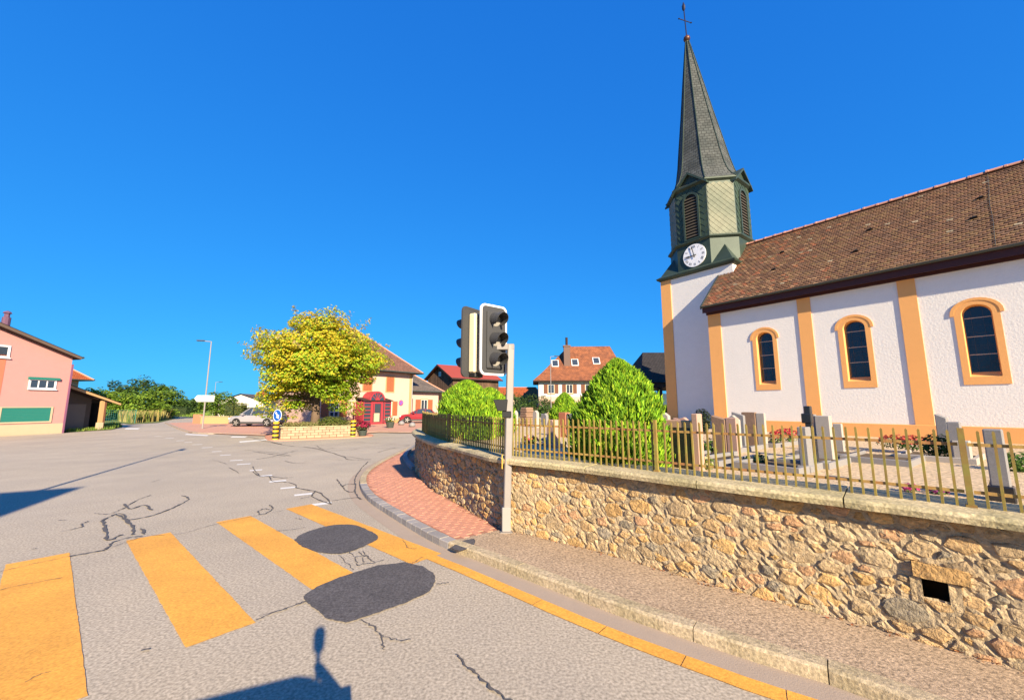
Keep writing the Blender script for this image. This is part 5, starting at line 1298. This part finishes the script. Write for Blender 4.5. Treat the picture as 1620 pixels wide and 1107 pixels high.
# lean-to shed beside it
sh_ = thing('shed', 'dark open lean-to shed with sloping roof beside the pink house', 'shed', lh.location, LHR)
B().box(.2, 3.9, 6.5, 6.6, -.05, 2.3).xprism([(.2, -.05), (2.85, -.05), (2.85, 2.45), (.2, 3.5)], 2.45, 2.55).box(3.75, 3.9, 2.6, 6.5, -.05, 2.15).build('wall', mat('shed_block', (.10, .085, .075), .9, .2, 3), sh_)
roof_obj('roof', [(.1, 1.2, 3.75), (4.1, 1.2, 2.15), (4.1, 7, 2.15), (.1, 7, 3.75)], [(0, 1, 2, 3)], M['greyroof'], sh_)
B().xprism([(.1, 3.70), (4.1, 2.10), (4.1, 1.95), (.1, 3.5)], 1.22, 1.32).build('verge_board', M['sand'], sh_)
pst = B().box(2.95, 3.17, 1.5, 1.7, .6, 2.35).build('post', M['sand'], sh_); B().box(2.9, 3.22, 1.45, 1.75, 0, .6).build('post_base', M['cream'], sh_); B().box(3.18, 3.3, 1.5, 1.62, 0, 2.2).build('downpipe', M['brownshutter'], sh_)
B().xprism([(.25, 3.4), (3.0, 2.3), (3.0, 2.55), (.25, 3.62)], 1.9, 2.0).build('beam', M['darkwood'], sh_)
B().box(1.0, 2.5, 2.38, 2.44, 0, 2.05).build('door', mat('shed_door', (.17, .15, .13), .8, .1, 3), sh_)
B().box(.3, .8, 2.1, 2.4, 0, 1.2).build('cabinet', mat('cabinet', (.22, .2, .19), .7, .1, 3), sh_)
# house with the orange roof behind the pink one
oh = thing('orange_roof_house', 'house with bright orange tiled roof just behind the pink house', 'house', (-51.9, 45.8, 0), LHR)
B().box(-8, 1.6, 0, 9, -.1, 4.9).build('wall', M['cream'], oh)
hip_roof(oh, -8, 1.6, 0, 9, 4.95, 8.9, 3.5, 3.2, M['orangeroof'], .9)
# low red roof far behind the signal post
lr = thing('red_roof_house', 'low building with orange red roof in the distance right of the signal post', 'house', (at(818, 640, 80).x, 80, 0), 0)
B().box(-6, 4.5, 0, 8, -.1, 3.3).build('wall', M['cream'], lr); hip_roof(lr, -6, 4.5, 0, 8, 3.4, 5.6, .5, .5, M['orangeroof'], .6)
# house casting the shadow at the left, behind the camera
bh = thing('roadside_house', 'cream roadside house behind the viewer whose roof shadow falls on the road', 'house', (-3.39, -6.64, 0), radians(-60))
B().add([(-3.6, 0, -.05), (3.6, 0, -.05), (3.6, -13, -.05), (-3.6, -13, -.05), (-3.6, 0, 5.8), (3.6, 0, 5.8), (3.6, -13, 5.8), (-3.6, -13, 5.8), (0, 0, 8.3), (0, -13, 8.3)], [(0, 1, 5, 8, 4), (1, 2, 6, 5), (2, 3, 7, 9, 6), (3, 0, 4, 7)]).build('wall', M['cream'], bh)
roof_obj('roof', [(-4.1, .3, 5.63), (0, .3, 8.5), (4.1, .3, 5.63), (-4.1, -13.3, 5.63), (0, -13.3, 8.5), (4.1, -13.3, 5.63)], [(0, 1, 4, 3), (1, 2, 5, 4)], M['brownroof'], bh)
for x in (-2, 1): window(bh, x, x + 1, 1.2, 2.6, y=0); 
# ------------------------------------------------------------------ cars
def car(label, loc, rz, paint, Lc=4.5, Hc=1.66, name='car', rail=True):
    t = thing(name, label, 'car', loc, rz); W_ = .91; h = Lc / 2     # nose towards -x
    gc = .22
    st = [(-h, .48, .62, .70), (-h + .12, .30, .78, .84), (-h + .45, gc, .90, .88), (-h + 1.0, gc, .95, W_), (-h + 1.35, gc, 1.0, W_), (0, gc, 1.02, W_), (h - .9, gc, 1.05, W_), (h - .35, gc + .03, 1.08, .89), (h - .08, .34, 1.05, .86), (h, .45, .95, .80)]
    rings = [[(x, -w, zb + .06), (x, -w - .0, (zb + zt) * .5), (x, -w + .04, zt - .04), (x, -w + .12, zt), (x, w - .12, zt), (x, w - .04, zt - .04), (x, w, (zb + zt) * .5), (x, w, zb + .06), (x, w - .1, zb), (x, -w + .1, zb)] for x, zb, zt, w in st]
    B().loft(rings).build('body', paint, t, smooth=False, bevel=.02)
    rb = [(-h + 1.15, 1.03, .80), (-h + 1.85, Hc - .10, .66), (-h + 2.2, Hc - .01, .64), (.6, Hc, .64), (h - .75, Hc - .05, .62), (h - .48, Hc - .16, .55), (h - .16, 1.10, .76)]
    gl = B().loft([[(x, -W_ + .07, 1.0), (x, -w, z), (x, w, z), (x, W_ - .07, 1.0)] for x, z, w in rb]); gl.build('glazing', M['glass'], t)
    B().loft([[(x, -w - .01, z - .05), (x, -w + .04, z + .012), (x, w - .04, z + .012), (x, w + .01, z - .05)] for x, z, w in rb[1:6]]).build('roof', paint, t)
    for s_ in (-1, 1):
        for (xa, za, wa), (xb, zb, wb) in (((-h + 1.12, 1.03, W_ - .07), (-h + 1.88, Hc - .08, .665)), ((-.15, 1.03, W_ - .06), (-.05, Hc - .03, .655)), ((h - 1.25, 1.05, W_ - .06), (h - 1.15, Hc - .04, .655)), ((h - .2, 1.05, W_ - .10), (h - .58, Hc - .08, .655))):
            B().tube([(xa, s_ * wa, za), (xb, s_ * wb, zb)], .035, 5).build('pillar', paint, t)
    B().box(-h + .3, h - .25, -W_ - .008, -W_ + .02, gc + .02, .42).box(-h + .3, h - .25, W_ - .02, W_ + .008, gc + .02, .42).build('sill_trim', M['greyplastic'], t)
    B().box(-h - .015, -h + .1, -.55, .55, .46, .62).build('grille', M['black'], t)
    for s_ in (-1, 1):
        B().obox((-h + .18, s_ * .68, .74), (1, s_ * -.35, .2), (s_ * .35, 1, 0), (0, 0, 1), .15, .12, .06).build('headlight', M['whitegloss'], t)
        B().box(h - .06, h + .008, s_ * .78 - .1, s_ * .78 + .1, .82, 1.0).build('tail_light', M['red'], t)
        B().box(-h + 1.45, -h + 1.62, s_ * (W_ + .10) - .1, s_ * (W_ + .10) + .1, 1.02, 1.15).build('mirror', paint, t)
        if rail: B().tube([(-.5, s_ * .6, Hc + .035), (h - .8, s_ * .6, Hc + .03)], .02, 5).build('roof_rail', M['steel'], t)
        for xw in (-h + .88, h - .86):
            wh_ = part('wheel', t); wh_.location = (xw, s_ * (W_ - .09), .345)
            ty = B(); n = 20
            ty.loft([[(r_ * cos(2*pi*k/n), y_, r_ * sin(2*pi*k/n)) for k in range(n)] for r_, y_ in ((.22, -.11), (.33, -.115), (.345, -.08), (.345, .08), (.33, .115), (.22, .11))]); ty.build('tyre', M['tyre'], wh_)
            ri = B()
            for k in range(5):
                a = 2*pi*k/5; ri.obox((.12 * cos(a), s_ * .118, .12 * sin(a)), (cos(a), 0, sin(a)), (0, 1, 0), (-sin(a), 0, cos(a)), .115, .012, .035)
            ri.tube([(0, s_ * .09, 0), (0, s_ * .13, 0)], .06, 8); ri.build('rim', M['rim'], wh_)
            ar = B(); 
            for k in range(9):
                a, b = pi * k / 9, pi * (k + 1) / 9
                ar.add([(rr * cos(q), y_, rr * sin(q)) for q, rr, y_ in ((a, .40, s_ * .105), (b, .40, s_ * .105), (b, .34, s_ * .10), (a, .34, s_ * .10))], [(0, 1, 2, 3)])
            ar.build('wheel_arch', M['black'], wh_)
    return t
cA = g(386, 677.5); cB = g(430 + 4, 676)
car('silver estate car parked on the red plaza left of the maple', Vector((-23.4, 37.2, .055)), radians(-3), M['carsilver'], 4.6, 1.68)
car('dark red small car parked beside the inn wing', (-10.2, 43.9, .055), radians(8), M['carred'], 3.9, 1.5, rail=False)
mc = car('grey survey car under the viewpoint with a camera mast on its roof', (-.2, -1.16, 0), radians(114), M['cargrey'], 4.4, 1.5, 'survey_car', rail=False)
mast = thing('camera_mast', 'slim camera mast standing on the roof of the grey survey car', 'camera mast', (.035, -.085, 1.46))
B().tube([(0, 0, 0), (0, 0, .42)], .018, 8).build('pole', M['black'], mast); B().lathe([(.03, .40), (.045, .43), (.05, .52), (.04, .57), (.01, .59)], 10).build('camera_body', M['black'], mast)

# ------------------------------------------------------------------ planter island
isl = thing('planter', 'low beige block planter wall round the maple on its island', 'planter', (-12.3, 26.0, 0), atan2(2.33, 3.46))
PLx, PLy = 2.25, 1.9
pin = [(-PLx, -PLy), (PLx, -PLy), (PLx, PLy), (-PLx, PLy)]
blk = None
def blocks(x0, y0, x1, y1):
    L = sqrt((x1-x0)**2 + (y1-y0)**2); n = int(L / .40); d = Vector(((x1-x0)/L, (y1-y0)/L, 0)); a = atan2(d.y, d.x)
    global blk
    for r in range(4):
        for k in range(n + (1 if r % 2 else 0)):
            c = Vector((x0, y0, 0)) + d * ((k + (0 if r % 2 else .5)) * L / n)
            if blk is None: blk = B().box(-.195, .195, -.1, .1, 0, .148).build('block', M['planter'], isl, bevel=.014); o = blk
            else: o = share(blk, 'block', isl)
            o.location = (c.x + rnd(-.004, .004), c.y + rnd(-.006, .006), .06 + r * .155); o.rotation_euler = (0, 0, a)
            if r % 2 and k in (0, n): o.scale = (.52, 1, 1); o.location = o.location + d * (.1 if k == 0 else -.1)
for (a, b), (c, d) in (((-PLx, -PLy), (PLx, -PLy)), ((PLx, -PLy), (PLx, PLy)), ((-PLx, PLy), (-PLx, -PLy)), ((PLx, PLy), (-PLx, PLy))): blocks(a, b, c, d)
B().box(-PLx + .09, PLx - .09, -PLy + .09, PLy - .09, .0, .60).build('soil_bed', M['soil'], isl)
B().ring([(-PLx-.13, -PLy-.13), (PLx+.13, -PLy-.13), (PLx+.13, PLy+.13), (-PLx-.13, PLy+.13)], [(-PLx+.12, -PLy+.12), (PLx-.12, -PLy+.12), (PLx-.12, PLy-.12), (-PLx+.12, PLy-.12)], .68, .73)
cp = B()
for x0, x1, y0, y1 in ((-PLx-.14, PLx+.14, -PLy-.14, -PLy+.12), (-PLx-.14, PLx+.14, PLy-.12, PLy+.14), (-PLx-.14, -PLx+.12, -PLy+.125, PLy-.125), (PLx-.12, PLx+.14, -PLy+.125, PLy-.125)): B().box(x0, x1, y0, y1, .683, .735).build('coping', M['coping'], isl, bevel=.01)
apron = []
for k in range(28):
    a = 2 * pi * k / 28; apron.append((copysign_ if False else (PLx + .75) * (1 if cos(a) > 0 else -1) * abs(cos(a)) ** .45, (PLy + .7) * (1 if sin(a) > 0 else -1) * abs(sin(a)) ** .45))
B().prism(apron, .0, .06).build('apron', M['plaza'] if 'plaza' in M else M['paver'], isl)
def islw(x, y, z=0.0):
    a = atan2(2.33, 3.46); return Vector((-12.3 + x * cos(a) - y * sin(a), 26.0 + x * sin(a) + y * cos(a), z))
random.seed(12)
plant('shrub', 'dark green low shrub at the foot of the maple', 'shrub', islw(.6, -.6, .55), .95, .75, 1500, ((.09, .12, .02), (.13, .15, .03)), None, 0, .10)
gc_ = B(); gc_.c = []
items = []
for _ in range(2600):
    p = islw(rnd(-PLx + .2, PLx - .2), rnd(-PLy + .2, PLy - .2), .62 + rnd(0, .28)); items.append((p, Vector((0, 0, 1)) + rv(), .13, .06, jc(random.choice(((.28, .26, .10), (.20, .22, .06), (.34, .27, .13))), .25)))
o = leaf_mesh(items).build('ground_cover', M['leaf']); o['kind'] = 'stuff'; o['label'] = 'pale dry ground cover filling the planter'; o['category'] = 'ground cover'
# striped bollards, round arrow sign
def bollard(label, loc):
    t = thing('bollard', label, 'bollard', loc, 0, 'striped bollards at the planter')
    cols = (M['stickery'], M['black'])
    for k in range(9):
        B().lathe([(.15, k * .115), (.165, k * .115 + .057), (.15, k * .115 + .1145)], 12).build('band', mat('bollard_yellow', (.62, .36, .02), .5, .05, 3) if k % 2 == 0 else M['black'], t)
    return t
bl = g(435, 696.5); br = g(558, 691.5)
bollard('yellow and black striped bollard carrying the blue sign at the planter corner', bl)
bollard('yellow and black striped bollard at the right end of the planter beside the flower tub', br)
rd_ = .34
bs_ = thing('arrow_sign', 'round blue keep right sign with white arrow above the striped bollard', 'sign', (bl.x + .05, bl.y, 1.04), radians(-22))
ZS_ = .36
disc(rd_, -.03, 32).build('face', M['blue'], bs_); B().tube([(0, -.028, ZS_), (0, .0, ZS_)], .01, 6)
for o in bs_.children: o.location = (0, 0, ZS_)
B().ring([(rd_ * cos(2*pi*k/32), ZS_ + rd_ * sin(2*pi*k/32)) for k in range(32)], [((rd_ - .03) * cos(2*pi*k/32), ZS_ + (rd_ - .03) * sin(2*pi*k/32)) for k in range(32)], -.036, -.02).build('rim', M['whitegloss'], bs_)
aw_ = B(); d_ = Vector((.62, -.78)); n_ = Vector((.78, .62)); T = lambda a, b: (d_.x * a + n_.x * b, -.038, ZS_ + d_.y * a + n_.y * b)
aw_.add([T(-.23, -.05), T(.04, -.05), T(.04, -.14), T(.25, 0), T(.04, .14), T(.04, .05), T(-.23, .05)], [(0, 1, 5, 6), (2, 3, 4)]); aw_.build('arrow', M['whitegloss'], bs_)
B().tube([(0, 0, 0), (0, 0, .6)], .03, 6).build('stem', M['signback'], bs_)
random.seed(9)
plant('flower_tub', 'dark tub of crimson flowers beside the right striped bollard', 'flowers', br + Vector((.55, .15, .05)), .45, .55, 300, ((.06, .05, .04), (.08, .10, .03)), ((.28, .01, .04), (.38, .03, .08)), 120, .10, None, .28)
fp = g(617, 677.5); plant('flower_tub', 'green planter box with white flowers in front of the inn', 'flowers', (fp.x, fp.y, .05), .5, .45, 240, GREEN, ((.7, .7, .6),), 30, .10, None, .38)
for x, y in ((635, 673), (652, 676)):
    q = g(x, y); s_ = thing('boulder', 'rounded grey boulder %s on the plaza before the red car' % ('left' if x < 640 else 'right'), 'boulder', (q.x, q.y, .05), 0, 'boulders on the plaza'); B().lathe([(.18, 0), (.30, .1), (.30, .22), (.18, .36), (.02, .42)], 9).build('rock', M['grangrey'], s_, smooth=True)
# ------------------------------------------------------------------ street lamps and signs
def lamp(label, loc, h, rz, arm=1.1):
    t = thing('street_lamp', label, 'street lamp', loc, rz, 'slim grey street lamps')
    B().tube([(0, 0, 0), (0, 0, h * .3), (0, 0, h)], [.065, .055, .038], 8).build('pole', M['steel'], t)
    B().tube([(0, 0, h - .02), (-arm * .6, 0, h + .03)], .035, 6).build('arm', M['steel'], t)
    B().box(-arm, -arm * .45, -.12, .12, h + .0, h + .09).build('lamp_head', M['greyplastic'], t, bevel=.02); return t
q = g(320, 678.5); lamp('tall slim grey street lamp carrying the white signboard at the left', (q.x, q.y, .05), 7.3, radians(10))
q = at(337, 650, 75); lamp('distant street lamp seen just right of the tall one', (q.x, q.y, 0), 6.2, radians(190))
q = at(872, 655, 48); lamp('street lamp with short arms in front of the farmhouse', (q.x, q.y, 0), 7.8, radians(180))
lamp('street lamp behind the viewer whose thin shadow crosses the road', (-8.0, 2.75, 0), 8.2, radians(120))
q = g(320, 678.5); sb = thing('signboard', 'white direction signboard with pointed ends on the tall lamp post', 'sign', (q.x, q.y - .12, 2.25), radians(6))
B().xprism([(-.75, .26), (-.55, 0), (.78, 0), (.78, .52), (-.55, .52)], -.03, .0).build('board', M['whitegloss'], sb); B().box(-.05, .05, .0, .05, .1, .4).build('clamp', M['signback'], sb)
# ------------------------------------------------------------------ trees and hedges of the background
def gp(v, pos, p): return random.choice(((.09, .17, .025), (.13, .22, .03), (.19, .28, .035)))
def gp2(v, pos, p): return random.choice(((.17, .28, .03), (.24, .34, .035), (.12, .21, .025)))
def gp3(v, pos, p): return random.choice(((.045, .09, .025), (.07, .13, .03), (.10, .16, .035)))
TG = 'trees along the lane at the left'
random.seed(41)
for px, Y, top, wpx, pal, lb in ((150, 52, 612, 46, gp2, 'loose green tree behind the lean-to shed roof'), (185, 56, 604, 48, gp3, 'dark green tree left in the row along the lane'), (222, 60, 599, 56, gp3, 'tallest dark green tree of the row along the lane'), (216, 52, 618, 60, gp2, 'lighter green bushy tree before the tallest one'), (258, 56, 612, 46, gp, 'round green tree at the right end of the row'), (300, 95, 634, 40, gp3, 'low far tree behind the signboard'), (342, 62, 620, 46, gp, 'green tree beside the white far house')):
    b_ = at(px, 655, Y); tz = at(px, top, Y).z; r_ = wpx * Y / 629 / 2
    tree('tree', lb, (b_.x, Y, 0), tz * .35, .16, tz * .56, (r_, r_, tz * .46), 46, 60, .30 * Y / 50, pal, r_ * .34, TG, flat=.8)
for px, Y, top, wpx, pal, lb in ((800, 62, 622, 60, gp3, 'dark evergreen tree behind the signal post'), (850, 66, 628, 50, gp3, 'dark tree left of the farmhouse'), (772, 50, 628, 24, gp3, 'dark tree between barn and signal post'), (1035, 36, 632, 50, gp, 'green bush under the dark canopy'), (1060, 34, 640, 30, gp2, 'yellow green bush right under the canopy')):
    b_ = at(px, 655, Y); tz = at(px, top, Y).z; r_ = wpx * Y / 629 / 2
    tree('tree', lb, (b_.x, Y, 0), tz * .3, .14, tz * .55, (r_, r_, tz * .47), 36, 60, .26 * Y / 50, pal, r_ * .36, 'trees behind the churchyard', flat=.8)
def hedge(label, px, Y, w, h, pal, n=1400, d=1.2):
    b_ = at(px, 660, Y); t = thing('hedge', label, 'hedge', (b_.x, Y, 0), 0, 'hedges and bushes in the background'); items = []
    for _ in range(n):
        u = [rnd(-1, 1) for _ in range(3)]; k = random.randrange(3); u[k] = 1 if u[k] > 0 else -1
        p = Vector((u[0] * w/2, u[1] * d/2, h/2 + u[2] * h/2)) * 1.0 + rv() * .12; items.append((p, Vector(u) + rv(), .16, .09, jc(random.choice(pal), .25)))
    leaf_mesh(items).build('foliage', M['leaf'], t); B().box(-w/2 + .12, w/2 - .12, -d/2 + .12, d/2 - .12, 0, h - .12).build('twigs', M['thuja_twig'], t)
    return t
hedge('square olive hedge left of the silver car', 372, 44, 2.0, 2.1, ((.14, .15, .03), (.10, .13, .03)))
hedge('low green hedge behind the silver car bonnet', 398, 46, 2.2, 1.6, ((.12, .17, .04), (.2, .2, .1)))
hedge('dark hedge right of the dry grass', 283, 75, 3.4, 1.5, ((.05, .09, .02), (.03, .06, .02)))
# tall dry grass and lawn tufts
def grass_stuff(name, label, poly, n, h, pal, zb=.03):
    mb = B(); mb.c = []; xs = [p[0] for p in poly]; ys = [p[1] for p in poly]; k = 0
    while k < n:
        p = Vector((rnd(min(xs), max(xs)), rnd(min(ys), max(ys)), zb))
        if not inside(p, poly): continue
        k += 1; a = rnd(0, 6.28); hh = h * rnd(.4, 1.2); w_ = hh * .11; b_ = Vector((cos(a), sin(a), 0)); l_ = rv() * hh * .35; l_.z = 0; o = len(mb.v)
        mb.v += [tuple(p - b_ * w_), tuple(p + b_ * w_), tuple(p + l_ + Vector((0, 0, hh)))]; mb.f.append((o, o+1, o+2)); mb.c.append(jc(random.choice(pal), .25))
    o = mb.build(name, M['leaf'], kind='stuff'); o['label'] = label; o['category'] = 'grass'; return o
grass_stuff('dry_grass', 'tall dry yellow grass beside the lane at the left', [g(*q) for q in ((188, 667), (210, 669.5), (248, 667), (274, 661), (268, 655), (192, 655))], 15000, 1.2, ((.42, .33, .12), (.36, .30, .10), (.2, .24, .05)))
grass_stuff('green_grass', 'short green grass strip by the lean-to shed', [g(*q) for q in ((104, 684), (140, 681.5), (176, 679.5), (194, 675), (186, 671), (150, 674), (105, 679))], 4000, .25, ((.16, .26, .04), (.22, .28, .05)))
grass_stuff('lawn_grass', 'bright green lawn strip beyond the signboard', [g(*q) for q in ((282, 659), (330, 661), (345, 657), (345, 650.5), (285, 651))], 3000, .3, ((.18, .30, .03), (.25, .33, .05)))
# low wall, barrier and green mesh fence at the lane
lw = thing('low_wall', 'low orange brick garden wall behind the signboard', 'wall', (at(345, 660, 42).x, 42, 0)); B().box(-1.8, 3.0, 0, .25, 0, .75).build('wall_body', M['sand'], lw); B().box(-1.9, 3.1, -.05, .3, .752, .82).build('coping', M['coping'], lw); B().box(-2.6, -1.81, 0, .25, 0, 1.0).build('red_box', M['orange_r'], lw)
mf = thing('mesh_fence', 'green wire mesh fence with posts beyond the lean-to shed', 'fence', (g(164, 671).x, g(164, 671).y, 0), radians(58))
for x in (0, 2.4): B().tube([(x, 0, 0), (x, 0, 1.5)], .035, 6).build('post', M['teal'], mf)
wv = B()
for k in range(16): wv.tube([(k * .16, 0, .1), (k * .16, 0, 1.45)], .008, 4)
for k in range(8): wv.tube([(0, 0, .12 + k * .19), (2.4, 0, .12 + k * .19)], .008, 4)
wv.build('wire_mesh', M['teal'], mf)
# fallen leaves at the wall's foot
random.seed(15); items = []
for _ in range(420):
    s_ = rnd(ws0, sB + 2); p = wallP(s_, .02 + abs(random.gauss(0, .06)), PZ + .012); items.append((p, Vector((0, 0, 1)) + rv() * .6, rnd(.02, .045), rnd(.012, .025), jc(random.choice(((.30, .09, .04), (.36, .17, .07), (.22, .12, .06))), .3)))
o = leaf_mesh(items).build('fallen_leaves', M['leaf'], kind='stuff'); o['label'] = 'dry fallen leaves along the foot of the stone wall'; o['category'] = 'leaves'
